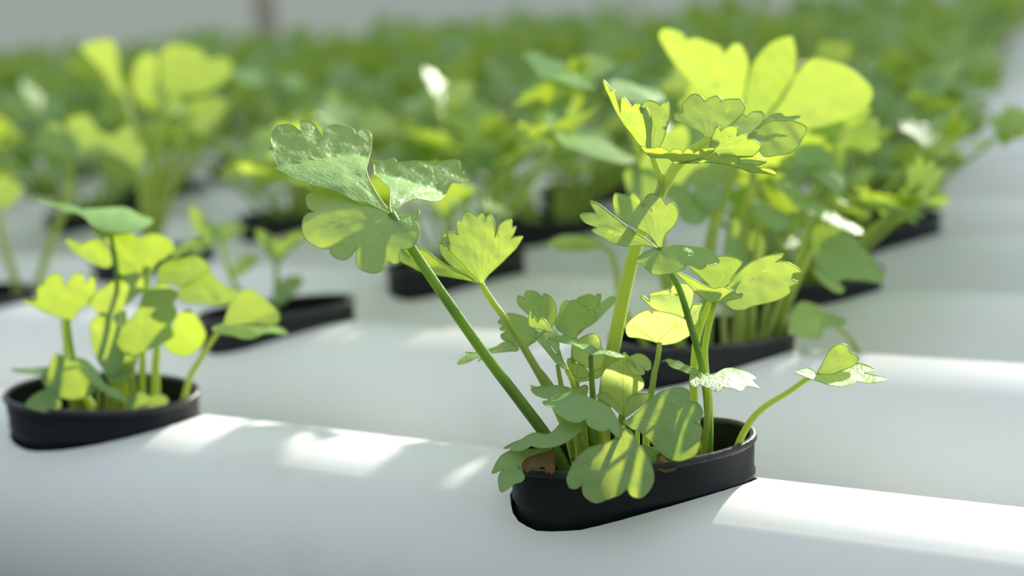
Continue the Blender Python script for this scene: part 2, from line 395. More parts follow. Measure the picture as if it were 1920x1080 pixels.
# ------------------------------------------------------------------ plants built leaf by leaf
PLANTS=[
 dict(key='front',o=[-0.123,-0.003,0.05],st=[
  dict(m='sd',r=1.75,P=[[-62,-24.5,93.1],[-58.6,-24.6,87],[-53.9,-23.5,78.1],[-45.3,-22.1,63.8],[-36,-20.5,48.7],[-27.1,-17.8,34.2],[-21.1,-15.4,23.5],[-17.7,-12.9,13.9],[-15.6,-10.8,5.4]],lf=[
   dict(m='l',d=1.3,O=[-62.6,-23.8,92.9],e1=[0.605,0.776,-0.179],e2=[-0.477,0.533,0.699],k=[-0.006,-0.012,0],p=[(0,0),(-1.4,3.9),(-2.6,8.9),(-3,14.3),(-2.3,19.8),(0.2,25.4),(4.1,33.8),(5.3,38.5),(5.4,41.5),(3.6,43),(1.4,41.5),(0.4,39.6,1),(0,42.4),(-2.4,43.8),(-5.4,44.6),(-8.2,43.5),(-10.5,41.3),(-10.8,37.6,1),(-11.6,41.8),(-13.2,44.6),(-15.6,45.4),(-17.4,44.1),(-17.6,39.9,1),(-19.2,42.2),(-21.6,43.1),(-24.8,42),(-27,38.6),(-27.8,35.4),(-27.4,32.8,1),(-28.6,33),(-27.9,29.1),(-27.1,26.2,1),(-28,25.7),(-25.9,20.4),(-23.7,16.5),(-21,13.6),(-16.8,11.1),(-12.1,7.1),(-9.8,5),(-6.6,4.2),(-4.2,2),(-1.3,-0.2)]),
   dict(m='l',d=1.3,O=[-62.2,-24.7,93],e1=[0.732,0.666,-0.145],e2=[-0.461,0.64,0.614],k=[-0.007,-0.01,0.002],p=[(0.3,-0.3),(-2.2,1.6),(-5.3,3.2),(-8.5,3.6),(-10.5,6),(-12.3,10.2),(-14.2,13.6),(-16.6,17.2),(-18.7,18.6),(-21.1,17.7),(-20.6,13.6,1),(-22.5,12.7),(-23.4,9.6),(-23.1,6),(-21.4,3.5,1),(-23.7,3.3),(-25.1,0.3),(-25.2,-5.2),(-23,-8.8),(-20.5,-10.7),(-18.3,-11.1,1),(-18,-12.9),(-16.8,-14.5),(-14.6,-15.3),(-12.6,-14.3),(-10.8,-11.9,1),(-11.2,-16.3),(-10,-18.5),(-6.9,-19.6),(-4.1,-18.9),(-1.9,-16,1),(-0.3,-16.9),(1.1,-16.3),(1.7,-14.4),(2,-12.4,1),(4.3,-12.1),(6.6,-10.3),(8.1,-7),(7.8,-3.7),(6.9,-2.3,1),(8.7,-0.6),(8.9,2.1),(7.1,0.5),(4.5,-0.9),(2.2,-0.9)]),
   dict(m='l',d=1.3,O=[-61.9,-23.5,92.8],e1=[0.669,0.725,-0.163],e2=[-0.492,0.596,0.634],k=[-0.008,-0.016,-0.004],p=[(-0.3,-0.1),(-0.5,2.6),(0.6,7.1),(1.8,12.7),(1.1,17.1),(0.8,23),(1.8,30.2),(1.9,33),(4.3,32.5),(7.1,33.8),(9.2,34.1),(9.6,32.6,1),(12.8,33.2),(17.2,33.7),(21.7,33.6),(22.7,33.1,1),(24.2,33.6),(27.1,34.5),(30.7,34.9),(31.2,32.1),(30.5,30.3,1),(32,30),(31.1,28.2,1),(32.5,26.8),(31.9,25.1),(29,24.2),(27,24.5),(25.1,22.3),(22.4,17.5),(18.5,11.4),(14.7,8.2),(11.1,7.9),(7.5,7.2),(4.4,4.8),(2.1,2.1),(0.7,0)]),
  ]),
  dict(m='s',r=1.3,P=[[-47.1,-0.4,65.9],[-43.3,-0.5,59.9],[-39.9,-0.4,55.2],[-35.1,-0.4,47.8],[-30.2,-0.6,39.5],[-25.3,-1,30.4],[-20.2,-2,18.9],[-16.6,-4,6.8]],lf=[
   dict(m='l',d=1.3,O=[-47,-0.3,65.9],e1=[0.848,0.52,-0.101],e2=[-0.167,0.444,0.88],k=[0.01,-0.004,0],p=[(-0,-0.1),(-2,1.9),(-3.7,3.7),(-5.4,5.7),(-8,8.5),(-10.1,10.9),(-10.9,12.9),(-10.3,13.1,1),(-10.8,15.6),(-10.3,16.9),(-8.6,16.9),(-7.1,16.1,1),(-7.5,18.4),(-7.6,20.3),(-6.8,21.1),(-5.8,20.7,1),(-5.2,23.1),(-3.8,25),(-2.2,24.1),(-0.5,22.6,1),(0.4,23.7),(1.5,22.1),(1.7,20.8,1),(2.3,22.6),(3.5,23.1),(4.5,20.9),(4.6,18.2),(4.5,15.2,1),(5.4,17.1),(6,19.3),(7.7,20.8),(9.8,21.1),(10.1,18.3,1),(11.2,18.7),(10.8,16.8),(9.7,14.8,1),(11.3,15.3),(13.2,15.1),(12.2,13),(11,11.1,1),(10.7,10.8),(8.7,8.9),(6.2,6.4),(3.8,4.2),(2.1,2.6),(1,0.9),(0.7,-0.1)]),
   dict(m='l',d=1.3,O=[-48.4,1.2,65.6],e1=[0.732,0.666,-0.145],e2=[-0.227,0.439,0.87],k=[0.006,0.004,0],p=[(-0,-0.1),(-2.9,1.8),(-6.3,3.9),(-9.1,5.5),(-11.8,8.6),(-12.9,11.6),(-12.7,12.7),(-11.9,12.4,1),(-11.5,14.8),(-10,16.3),(-9.1,12.5),(-7.1,9.1),(-4.4,6),(-1.4,2.2)]),
   dict(m='l',d=1.3,O=[-47.4,-0.5,65.9],e1=[0.966,0.258,-0.027],e2=[-0.2,0.808,0.555],k=[0.004,0.006,0],p=[(0.2,-0.1),(-3.1,0.9),(-6,1.8),(-11,2.5),(-15.9,2.9),(-19.9,3.8),(-22.8,5.2),(-26.1,6.4),(-27.1,8),(-26.7,10),(-23.4,8.7,1),(-26.1,11.1),(-26.5,11.7),(-23.4,13),(-21.9,11.7,1),(-21.6,12.7),(-20.2,12.6),(-18.3,11.6),(-15.5,9.4),(-12.5,7.5),(-8.7,5.7),(-4.9,3.5),(-1,0.9)]),
  ]),
  dict(m='s',r=1.35,P=[[-35.4,2.1,45.5],[-33.2,1.2,42.6],[-30.6,0.4,39.2],[-27.7,-0.2,36.1],[-25.2,-0.9,33],[-21.3,-1.8,26.7],[-17.1,-3.9,16.2],[-15.5,-5.9,10.1]],lf=[
   dict(m='l',d=1.3,O=[-31.3,9.7,48.5],e1=[0.897,0.436,-0.077],e2=[-0.184,0.526,0.83],k=[0.008,0.004,0],p=[(0.2,-0),(-2.6,3.7),(-4.9,5.2),(-6.7,6.7),(-8.1,8.3),(-8.6,9.8),(-8.4,11.3),(-7.5,11.3),(-6.4,10.6,1),(-6.2,12.4),(-5,13.2),(-2.9,12.9),(-1.4,11.9),(-0.9,10.9,1),(0.1,12.3),(1.8,11.5),(3.1,10.1),(3.8,8),(3.8,5.3),(3.6,3.7),(3,2.1),(1.9,0.6),(0.7,-0.2)]),
   dict(m='l',d=1.3,O=[-33,5.9,46.6],e1=[0.966,0.258,-0.027],e2=[-0.15,0.639,0.754],k=[0.004,0.004,0],p=[(0.4,-0.3),(-1.8,-1.2),(-3.6,-2.1),(-5.9,-2.4),(-7.3,-2),(-6.7,-1,1),(-9.4,-0.7),(-10.9,0.4),(-10.8,1.7),(-8.8,2.7,1),(-11.3,3),(-11.5,3.8),(-10.2,4.5,1),(-12.3,5.5),(-11.6,6.8),(-10.2,8.5),(-7.9,8.8),(-5.6,8.2),(-3.6,7.5),(-2.4,6.5),(-0.3,3.3)]),
   dict(m='l',d=1.3,O=[-40,6.1,43.5],e1=[0.985,0.17,-0.003],e2=[-0.16,0.937,0.312],k=[0.002,0.004,0],p=[(0.5,0.3),(-2.7,2.8),(-5,2.7),(-7,-0.3),(-9.4,-1.8),(-12.8,-3.7),(-16,-3.8),(-14.5,-4.9,1),(-16.2,-8.2),(-16.5,-10.7),(-13.8,-9.7),(-11.1,-7),(-9.7,-6.5),(-10.4,-8.8),(-8.8,-6.7),(-8,-4),(-4.4,-2.8),(-1.8,-2.3),(0.9,-1.9)]),
  ]),
  dict(m='s',r=0.95,P=[[-21.6,11.6,46],[-21.5,9.3,43.2],[-20.9,6.8,38.6],[-19.6,4.4,33.6],[-17.7,2,26.8],[-15.9,-0.6,20.1],[-14.2,-4.3,9.6]],lf=[
   dict(m='l',d=1.3,O=[-21.6,11.5,45.6],e1=[0.793,0.597,-0.124],e2=[-0.211,0.459,0.863],k=[0.006,0.005,0],p=[(-0,-0.2),(-1.1,0.4),(-3.4,1.5),(-5.6,3.1),(-6.3,5),(-5.4,7.3),(-4.5,9.5),(-3.8,11.4),(-2.4,12.6),(-1.5,12.3,1),(-0.4,12.6),(1.5,12.6),(2.8,11.4),(3,10.4,1),(4.3,11),(4.6,9.6,1),(6.2,9.6),(7.3,8.9),(6.8,7.6,1),(7.4,6.6),(6.1,5.1),(3.7,3.8),(1.7,2.9),(0.7,1.5),(0.5,-0.1)]),
   dict(m='l',d=1.3,O=[-23.7,17.2,44.9],e1=[0.793,0.597,-0.124],e2=[-0.211,0.459,0.863],k=[0.004,0.004,0],p=[(0,0),(0.8,5.9),(0.9,12.1),(2.4,13),(4.7,13.7),(6.3,13.3),(6.6,12.3,1),(7.7,13.7),(9,13.5),(8.5,11),(7.2,8.9),(3.8,3.9)]),
   dict(m='l',d=1.3,O=[-22.5,14.5,45.6],e1=[0.605,0.776,-0.179],e2=[-0.531,0.56,0.636],k=[0.004,0.004,0],p=[(-0.3,-0.3),(4.3,3.6),(8.3,6.4),(10.8,9.5),(12.2,11.7),(14.8,13.3),(17.8,14.6),(18.9,13.8),(18.1,12.3),(15.6,10.5),(12.9,8.6),(10,6.3),(6.2,4.2),(2.5,2),(0.6,0.5)]),
  ]),
  dict(m='sd',r=0.95,P=[[-8,-8.7,47.9],[-8.3,-8.2,44.4],[-8.4,-8.2,38.8],[-8.4,-8.2,33.2],[-8.4,-8.7,25.9],[-8.4,-10.2,15]],lf=[
   dict(m='l',d=1.3,O=[-7.8,-8.6,48.1],e1=[0.848,0.52,-0.101],e2=[-0.497,0.848,0.185],k=[-0.006,-0.01,0],p=[(-0.1,-0.5),(-2.4,4.2),(-4.7,7.8),(-6.9,10),(-8.8,14.4),(-9.8,23.1),(-10.6,34),(-11.8,39.7),(-13.3,42.2),(-12.9,43.7),(-10.2,43.1),(-8.3,42.6),(-5.3,41.1),(-4,31.9),(-4.1,16.7),(-3,9.5),(-0.7,8.2),(1.7,5.1),(1.4,1.2)]),
   dict(m='l',d=1.3,O=[-7.8,-8.6,48.1],e1=[0.848,0.52,-0.101],e2=[-0.497,0.848,0.185],k=[-0.006,-0.01,0],p=[(-0.1,-0.5),(1.5,3.7),(3.9,2.9),(6.3,2.8),(8.6,1.5),(9.9,-0.3),(8,-1.9),(6,-1.5),(4.1,0.1),(2,0)]),
  ]),
  dict(m='s',r=0.9,P=[[-15.8,-9.5,43],[-15.2,-8.6,40.7],[-14.7,-7.9,38.2],[-14.3,-7.7,34.4],[-13.7,-8.3,27.1],[-12.6,-10.2,14.5]],lf=[
   dict(m='l',d=1.3,O=[-15.8,-9.5,43],e1=[0.987,-0.138,0.078],e2=[0.083,0.872,0.482],k=[-0.004,-0.004,0],p=[(0.6,-0.3),(-4.2,2.1),(-8.6,5.7),(-12.6,9.1),(-17,12.8),(-21.4,17),(-25.9,21.3),(-22,19.6),(-16.8,15.8),(-13.1,12.5),(-9.8,8.9),(-6.6,6.1,1),(-7.1,8.9),(-5.3,6.7),(-2.8,3.6),(-0.2,1.1)]),
   dict(m='l',d=1.3,O=[-22.8,-5.6,53],e1=[0.966,0.258,-0.027],e2=[-0.15,0.639,0.754],k=[0.006,0.006,0],p=[(1.1,0),(-1.5,0.8),(-3.7,1.3),(-5.8,1.9),(-6.3,4.1),(-6.1,6.6),(-5.2,4.4,1),(-4.6,5),(-3.4,3.4,1),(-2.5,4.7),(-1,3.9),(0.4,1.6)]),
   dict(m='l',d=1.3,O=[-19.3,-6.7,46.8],e1=[0.732,0.666,-0.145],e2=[-0.413,0.602,0.683],k=[0.004,0.004,0],p=[(-0,-0.2),(-1.2,1.7),(-2.1,3.7),(-2.4,5.7),(-0.6,5),(0.8,3.9),(0.4,1.6)]),
  ]),
  dict(m='s',r=0.85,P=[[-23.1,0.1,41],[-22.3,-0.9,37.9],[-21.2,-2.1,33.8],[-19.6,-3.8,26.8],[-16.5,-6.9,12.7]],lf=[
  ]),
  dict(m='s',r=1.2,P=[[-17.8,1.4,35.9],[-17.1,-0.1,33.4],[-15.9,-1.6,30.2],[-14.3,-3.8,23.4],[-12.5,-7,13.2]],lf=[
   dict(m='y',d=1.3,O=[-13.9,6.3,38.1],e1=[0.848,0.52,-0.101],e2=[-0.143,0.409,0.901],k=[0.012,0.01,0],p=[(-0,-0.2),(-3.7,1.5),(-5.9,2.9),(-6.7,5.1),(-6.2,7.3),(-4.7,9),(-2.5,10.3),(0.5,10.9),(2.2,9.3),(2.7,7),(3.6,4),(3.2,1.4),(1.9,-0)]),
   dict(m='y',d=1.3,O=[-16.9,0,37.6],e1=[0.897,0.436,-0.077],e2=[-0.126,0.419,0.899],k=[0.02,0.02,0],p=[(-0.4,-0.4),(-1.1,0.4),(-2.4,2.2),(-2.8,5),(-2,5.4),(-1.1,4),(0.8,3.8),(2.6,2.7),(3.6,0.9),(3.3,-0.4),(1.1,-0.7)]),
   dict(m='y',d=1.3,O=[-16.1,-2,37.2],e1=[0.897,0.436,-0.077],e2=[-0.286,0.704,0.65],k=[0.02,0.02,0],p=[(-0.7,-0),(-1,1.4),(1.1,0.6),(3.3,0.9),(5.1,2.6),(7.3,3.4),(8,2.5),(7.2,0.6),(5.4,-0),(2.1,-0.6),(0.3,-0.8)]),
   dict(m='y',d=1.3,O=[-15.6,-2.6,34.4],e1=[0.897,0.436,-0.077],e2=[-0.166,0.492,0.855],k=[0.01,0.01,0],p=[(-0,-2.2),(-0.4,-0),(0.7,0.7),(2.2,1.3),(3.1,0.7),(2.7,-1.5),(1.7,-3)]),
  ]),
  dict(m='sd',r=1,P=[[-5.1,-20.9,32.5],[-5.2,-18.6,28.6],[-5.7,-16.6,24.5],[-6.4,-14.6,20.3],[-7,-13.4,13.3]],lf=[
   dict(m='l',d=1.3,O=[-5.2,-20.1,35.4],e1=[0.966,0.258,-0.027],e2=[-0.235,0.914,0.331],k=[-0.006,-0.016,0],p=[(-0.8,4),(-4.3,9.2),(-7.5,13.4),(-11.4,17.2),(-16.1,20.6),(-21.7,25.2),(-17.8,16.1,1),(-19.7,16.6),(-17.6,10.6),(-14.4,7.2),(-11.2,5.1),(-7.8,3.7),(-4.9,3.5),(-2.4,2.8)]),
   dict(m='l',d=1.3,O=[-5.2,-20.1,35.4],e1=[0.821,0.559,-0.113],e2=[-0.462,0.767,0.445],k=[-0.014,-0.02,0],p=[(9.5,-6.6),(8.6,-3.6),(7.7,-0.8),(5.7,2.3),(3.2,4),(1.3,5.3),(-0.2,6.6),(-3.1,6.2),(-6.1,4.9),(-8.8,5.4),(-11.9,6.1),(-11.5,4),(-9.9,2.4),(-9,-0.6),(-6.9,-3),(-4.8,-4.4),(-2.8,-4.6),(-1.2,-3.6,1),(-0.5,-5.9),(1.7,-7.2),(4.1,-7.4),(5.2,-6.4,1),(6.2,-7.8),(7.8,-9.2),(8.9,-8.5)]),
  ]),
  dict(m='s',r=1.1,P=[[-7,-20.2,30.2],[-8.2,-18.9,26.6],[-8.2,-17.1,22.9],[-8.6,-15.5,19.2],[-9,-14.4,13.5]],lf=[
   dict(m='l',d=1.3,O=[-5.7,-21.6,31.2],e1=[0.985,0.17,-0.003],e2=[-0.157,0.915,0.371],k=[-0.01,-0.02,0],p=[(1.1,-0.4),(0.7,1.6),(-1.7,1.6),(-5.3,1.9),(-7.5,0.2),(-8.8,-2.2),(-10.9,-3.1),(-14.1,-2),(-16.7,-2),(-19.1,-3.3),(-21.7,-3.8),(-24.5,-4.5),(-22,-5.3,1),(-21.1,-6.6),(-18.2,-7.5),(-16.4,-7.3),(-15.2,-6.5,1),(-11.8,-7.6),(-8.5,-7.8),(-5.8,-7.2),(-3.8,-6.1),(-2.1,-4.1),(-0.3,-2.4)]),
   dict(m='l',d=1.3,O=[-14.7,-25.9,24.2],e1=[0.996,0.084,0.02],e2=[-0.08,0.813,0.576],k=[-0.008,-0.012,0],p=[(-0.1,0.3),(-3.3,0.1),(-7.1,-0.2),(-10.6,-0.1),(-13.3,-0.5),(-15.8,-1.7),(-17.1,-4.3),(-17.9,-7.3),(-15.7,-7),(-13.9,-6.1,1),(-15.2,-7.8),(-15.1,-10),(-13.6,-13),(-11.1,-12),(-9.2,-10.7),(-7.5,-10.5),(-6.6,-9.2),(-8.4,-5.9),(-7.8,-3.3),(-4.8,-1.8),(-1.4,-0.5)]),
   dict(m='b',d=1.3,O=[-15.9,-23.5,22.4],e1=[0.966,0.258,-0.027],e2=[-0.15,0.639,0.754],k=[0.02,0.02,0],p=[(0.1,0.7),(1.2,-1.4),(1,-3.7),(1.4,-5.2),(0.7,-7.1),(-0.3,-6.4),(-1,-6.9),(-1.4,-5.3),(-2.7,-5),(-3.6,-5.8),(-5,-5.5),(-6.7,-7),(-7.5,-5.8),(-8.8,-6.2),(-9.4,-4.8),(-8.6,-3.7),(-7.9,-2.3),(-6.7,-2),(-5.5,-0.8),(-4.1,-0.5),(-2.8,0.3)]),
  ]),
  dict(m='s',r=1,P=[[5,-18.7,30.3],[4.3,-16.4,27.5],[3.6,-14.3,24],[2.8,-12.3,20],[2.3,-11.2,12.5]],lf=[
   dict(m='k',d=1.3,O=[5.4,-19.7,29.9],e1=[0.897,0.436,-0.077],e2=[-0.195,0.545,0.816],k=[-0.006,-0.006,0],p=[(0.1,0.4),(-1.5,-1.9),(-3.9,-3.4),(-6.8,-4.3),(-10.1,-5.2),(-13,-7.5),(-14.9,-10.2),(-16.2,-13.5),(-15.5,-16),(-13.6,-16.3),(-11.9,-15.1,1),(-11.7,-17.7),(-10.3,-19.4),(-8,-20.3),(-5.2,-19.5),(-2.3,-18.6),(-0.4,-17.4),(0.5,-16.4,1),(1.5,-18.3),(3.3,-19.1),(5,-18.8),(7.2,-16.5),(8.3,-13.7),(7.8,-10.4),(6.5,-7.2),(4.6,-4.6),(3.3,-2.4),(2.3,-0.5)]),
   dict(m='k',d=1.3,O=[5.4,-18.1,31.4],e1=[0.848,0.52,-0.101],e2=[-0.19,0.477,0.858],k=[-0.005,-0.006,0],p=[(-0.5,0.2),(1,1.1),(4.1,3.4),(7.3,6.4),(10.6,8.9),(14.3,10.4),(17.5,10.7),(19.7,9.9),(20.1,8.4),(19.6,6.8,1),(21.7,6.4),(23.2,5.2),(23.8,3.2),(22.9,1.4),(20.5,0.4,1),(22.5,-0.3),(23.1,-1.8),(22.4,-4.2),(21.7,-7.1),(20.6,-9),(17.9,-10.3),(14.9,-10.9),(11.9,-9.8),(9.4,-8),(7.6,-5.8),(5.7,-3.9),(3.8,-2.4),(1.8,-1.7)]),
   dict(m='l',d=1.3,O=[8.5,-8.6,18.6],e1=[0.793,0.597,-0.124],e2=[-0.408,0.67,0.62],k=[-0.01,-0.02,0],p=[(-2.3,2.5),(1,2.1),(2.9,1),(2.8,-1.7),(1.5,-4.4),(-0.7,-3.8),(-2.3,-1.6)]),
   dict(m='b',d=1.3,O=[12.8,-9.1,17.7],e1=[0.848,0.52,-0.101],e2=[-0.306,0.637,0.708],k=[0.03,0.03,0.02],p=[(-1.1,1.3),(0.6,0.8),(2.9,-0.7),(4.4,-1.9),(3.2,-3.9),(0.4,-4.4),(-1.6,-3.6),(-1.7,-1.1)]),
  ]),
  dict(m='s',r=1.1,P=[[-0.9,-3.8,28],[-1.4,-3.8,24.8],[-1.4,-3.9,20.5],[-1.3,-4.2,15.2],[-1.3,-4.7,9.4]],lf=[
   dict(m='y',d=1.3,O=[-1.2,-4,27.8],e1=[0.936,0.348,-0.052],e2=[-0.075,0.343,0.936],k=[0.02,0.008,0.006],p=[(0.3,-0.5),(-0.8,2.7),(-2.5,4.7),(-5.5,6),(-6.4,8.7),(-5.8,12.2),(-3.5,15.3),(-0.7,16.8),(0.6,18.9),(2,17.8),(3.5,15.8),(5,12.8),(6.5,10.3),(6.4,8.3),(4.5,6.8),(2,5.3),(1.5,1.8)]),
   dict(m='y',d=1.3,O=[1.7,-0.9,41.6],e1=[0.732,0.666,-0.145],e2=[-0.374,0.57,0.731],k=[0.03,0.03,0],p=[(-1.1,3.2),(2.3,4.7),(4.7,3.8),(5.9,1.6),(5.4,-0.6),(4,-0.7),(3.5,0.8,1),(3.5,-1.7),(2.2,-2.1),(0.2,-1.7),(-1,0.6)]),
   dict(m='y',d=1.3,O=[0.8,-4.6,30.1],e1=[0.793,0.597,-0.124],e2=[-0.408,0.67,0.62],k=[0.02,0.02,0],p=[(-1.3,-2.7),(0.3,2.3),(1.8,4.8),(3.9,5.1),(7.3,4.3),(6.8,2.7),(3.7,0.3),(0.7,-1.8)]),
   dict(m='y',d=1.3,O=[-3.1,-6,32.4],e1=[0.966,0.258,-0.027],e2=[-0.179,0.737,0.651],k=[0.02,0.02,0],p=[(3.1,-4.5),(-0.2,-1.2),(-2.3,0.2),(-4.9,2),(-2.4,3.2),(-0.1,1.7),(2.4,-1.7)]),
  ]),
  dict(m='s',r=1,P=[[21.7,8.4,38.3],[21.4,9.4,34.4],[21.2,10.2,29.3],[20.6,10,21.7],[19.6,9.7,14.1],[18.4,9,5.9]],lf=[
   dict(m='l',d=1.3,O=[20.4,6.7,38.8],e1=[0.999,0.004,0.041],e2=[-0.013,0.978,0.21],k=[-0.01,-0.01,0],p=[(0.7,-0.7),(-3.9,0.7),(-8.1,4),(-12.2,8),(-15.5,14.5,1),(-21.8,25.4),(-15.5,17.3),(-10.3,10.9),(-5.2,5.3),(-1.4,2.2)]),
   dict(m='l',d=1.3,O=[21.4,7,38.3],e1=[0.732,0.666,-0.145],e2=[-0.632,0.743,0.221],k=[-0.004,-0.02,0],p=[(-4.5,-0.2),(-1.4,1.7),(1,1),(4.6,1.6),(8.6,5.2),(13.9,8.7),(15.9,5.9),(18,1),(15.9,-0.9,1),(16.5,-5.2),(12.4,-4.7),(9.1,-7.1),(6.7,-6.2),(3.6,-5.7,1),(1.3,-7.4),(-1.7,-5.4),(-3.3,-4,1),(-5.4,-5.3),(-5.8,-3.2)]),
  ]),
  dict(m='s',r=1,P=[[52.6,19.2,37.3],[49.2,17.1,35.9],[44.7,15,32.6],[39.6,12.7,29.4],[35.7,10.9,26],[33.1,9.6,22.1],[30.7,9.2,17],[28.1,10.3,9.4]],lf=[
   dict(m='l',d=1.3,O=[52.4,20.2,37.1],e1=[0.793,0.597,-0.124],e2=[-0.283,0.54,0.792],k=[0.01,0.004,0],p=[(-0.4,-0.2),(1.8,3.3),(4.2,6.6),(6.7,8.6),(8.5,8.9),(10.2,8),(10.5,6,1),(12.1,5.2),(12.7,3.7),(10.5,1.7),(7.1,0.7),(4,-0.3)]),
   dict(m='l',d=1.3,O=[52.6,19.3,37.5],e1=[0.793,0.597,-0.124],e2=[-0.569,0.797,0.201],k=[0.004,0.006,0],p=[(-7.3,0.8),(-2,3.1),(-0.4,0),(3.7,-0.9),(8.5,1.4),(11.8,3.6),(15,4.1),(17.6,-0.3),(13.5,-1.6,1),(15.3,-3.3),(18.3,-6.3),(13.4,-8.6),(8.7,-6.2,1),(6,-8.4),(0.9,-8.6),(-2,-5.2),(-4.7,-3)]),
  ]),
  dict(m='sd',r=1.05,P=[[9.9,4.3,77.8],[11.5,5.2,73.9],[12.8,5.9,70],[14.9,7.6,64],[17,9.2,53.6],[19.2,10.6,42.3],[20.4,11.4,30.9],[20.7,11.4,18.4],[20.8,10.7,7.7]],lf=[
   dict(m='l',d=1.3,O=[9.4,4.1,77.9],e1=[0.985,0.17,-0.003],e2=[-0.126,0.742,0.659],k=[-0.004,-0.006,0],p=[(0.1,-0),(-2.6,2.5),(-5.4,4.8),(-8.2,6.9),(-11.1,9.9),(-15.4,14.3),(-19.3,18.7),(-23.1,21.7),(-23.2,20.6),(-20.5,15.7,1),(-23.3,16.3),(-25.8,15.8),(-23.6,12),(-19.3,9.1,1),(-20.6,8.3),(-19.6,6.8),(-15.5,4),(-15,3.1,1),(-12.2,1.8),(-9,0.9),(-5.5,0.9),(-1.9,0.6)]),
   dict(m='l',d=1.3,O=[9.9,4.4,78.1],e1=[0.848,0.52,-0.101],e2=[-0.233,0.538,0.81],k=[0.006,0.004,0],p=[(-0,-0.2),(-1.3,2.1),(-3.2,4.2),(-5.6,5.5),(-9,7.4),(-11.9,9.6),(-12.7,12.1),(-12.7,14.7),(-11.9,16.1),(-9,15.9),(-7.6,15.5,1),(-6.2,16.8),(-4.3,14.7),(-3.6,12.5,1),(-2.7,15.5),(-0.6,16.6),(1.9,15.6),(3.3,13.1,1),(5.3,14),(6.6,11.6),(6.4,8.9),(5,6.3),(2.8,4.3),(1.7,2.1),(1.1,-0.1)]),
   dict(m='l',d=1.3,O=[9.9,4.3,77.8],e1=[0.848,0.52,-0.101],e2=[-0.392,0.745,0.539],k=[-0.006,-0.012,0],p=[(-0.2,0.1),(-2.6,-1),(-4.8,-2.2),(-7.2,-4.6),(-7.1,-5.7),(-5.4,-5.9,1),(-4.5,-8),(-1.8,-9.8),(2.2,-9.3),(4.8,-8.3),(7,-7.3),(7.1,-5.8,1),(9.5,-6.5),(11.4,-7.5),(13.2,-6.2),(13.9,-4.9,1),(15.3,-5.6),(18.1,-3.6),(17.6,-1.5),(15.4,0.8),(11.9,1.3),(8.3,1.4),(4.7,1.1),(2.3,0),(1.2,-0.3)]),
  ]),
  dict(m='s',r=1.15,P=[[21.8,18.7,58.2],[20.9,18.5,54.3],[19.7,17.8,49.6],[18.7,16.9,43.4],[19,16.1,35.6],[19.8,15.6,27.7],[20,14.1,17.3],[19.6,13,9.4]],lf=[
   dict(m='l',d=1.3,O=[19.9,25.3,60.3],e1=[0.897,0.436,-0.077],e2=[-0.234,0.614,0.754],k=[0.006,0.006,0],p=[(-0.3,-0),(-4.1,3.9),(-7.1,6.7),(-8.3,8),(-3.9,7.9),(-0.6,9.6),(2.6,11.1),(6.2,10.9),(9.1,9.1),(8.8,7.7),(6.2,4.5),(4.4,1.1),(1.8,-0.3)]),
   dict(m='l',d=1.3,O=[22.4,16.9,58.9],e1=[0.897,0.436,-0.077],e2=[-0.147,0.457,0.878],k=[0.006,0.014,0],p=[(0.2,-0.5),(-2.8,0.4),(-5.2,2.1),(-8.2,5.1),(-11.8,8.7),(-7.2,7),(-3.6,5.1),(-0.1,3.9),(2.9,4.3),(5.9,2.9),(6.8,2),(8.3,2.2),(8,1),(5.3,0.3),(2.3,-0.2)]),
   dict(m='l',d=1.3,O=[22.3,21.3,58.3],e1=[0.701,0.697,-0.154],e2=[-0.262,0.452,0.852],k=[0.004,0.006,0],p=[(-0,-0.3),(3.1,3.2),(4.9,5.3),(7.4,7.6),(11.2,10.5),(15.3,12.4),(19.2,13.3),(23.3,13.5),(22.7,12.4),(20.5,11.1,1),(23.9,11),(26.4,9.5),(28.5,7.5),(25.8,7.2),(25.2,5.3,1),(27.2,4.4),(24,3,1),(23.8,1.1),(20.6,-0.6),(16,-1.7),(10.8,-2.6),(7.8,-3.6),(4.5,-3.5),(2.8,-2.2),(1.3,-0.8)]),
  ]),
  dict(m='s',r=1.3,P=[[19.5,21.9,57.2],[17.4,20.5,51.9],[15.7,19.2,46.3],[15,18.2,40.1],[14.8,16.3,29.8],[15.5,14.9,19.3],[15.8,13.2,8.9]],lf=[
   dict(m='l',d=1.3,O=[21.9,24.5,57.9],e1=[0.542,0.818,-0.193],e2=[-0.311,0.408,0.858],k=[0.01,0.01,0],p=[(1.9,2.1),(3.6,4.2),(5.9,6.3),(9.9,8.7),(13.7,10.7),(11.5,7.6),(8.1,4.6),(4.4,2.1)]),
  ]),
  dict(m='s',r=1,P=[[4.8,15.6,45.1],[4.8,14.5,42.6],[4.5,13.1,39.2],[4,11.7,36.3],[3.7,10,32.2],[3.1,7.9,27.2],[2.8,5.7,21],[3.1,2.6,10.6]],lf=[
   dict(m='y',d=1.3,O=[4.9,15.6,44.9],e1=[0.897,0.436,-0.077],e2=[-0.106,0.38,0.919],k=[0.004,0.008,0],p=[(-1,-0),(-3.4,0.8),(-6.6,1.5),(-9.8,2),(-10.5,4.7),(-9.2,6.9),(-6.5,9.1),(-3.6,10.2),(-2.2,9.2),(-1.9,9.9),(2,9.6),(5.9,8.4),(8.3,7.2),(9.4,2.8),(7.6,1.3),(5.3,0.1),(2.4,-0.5),(0.7,-0.6)]),
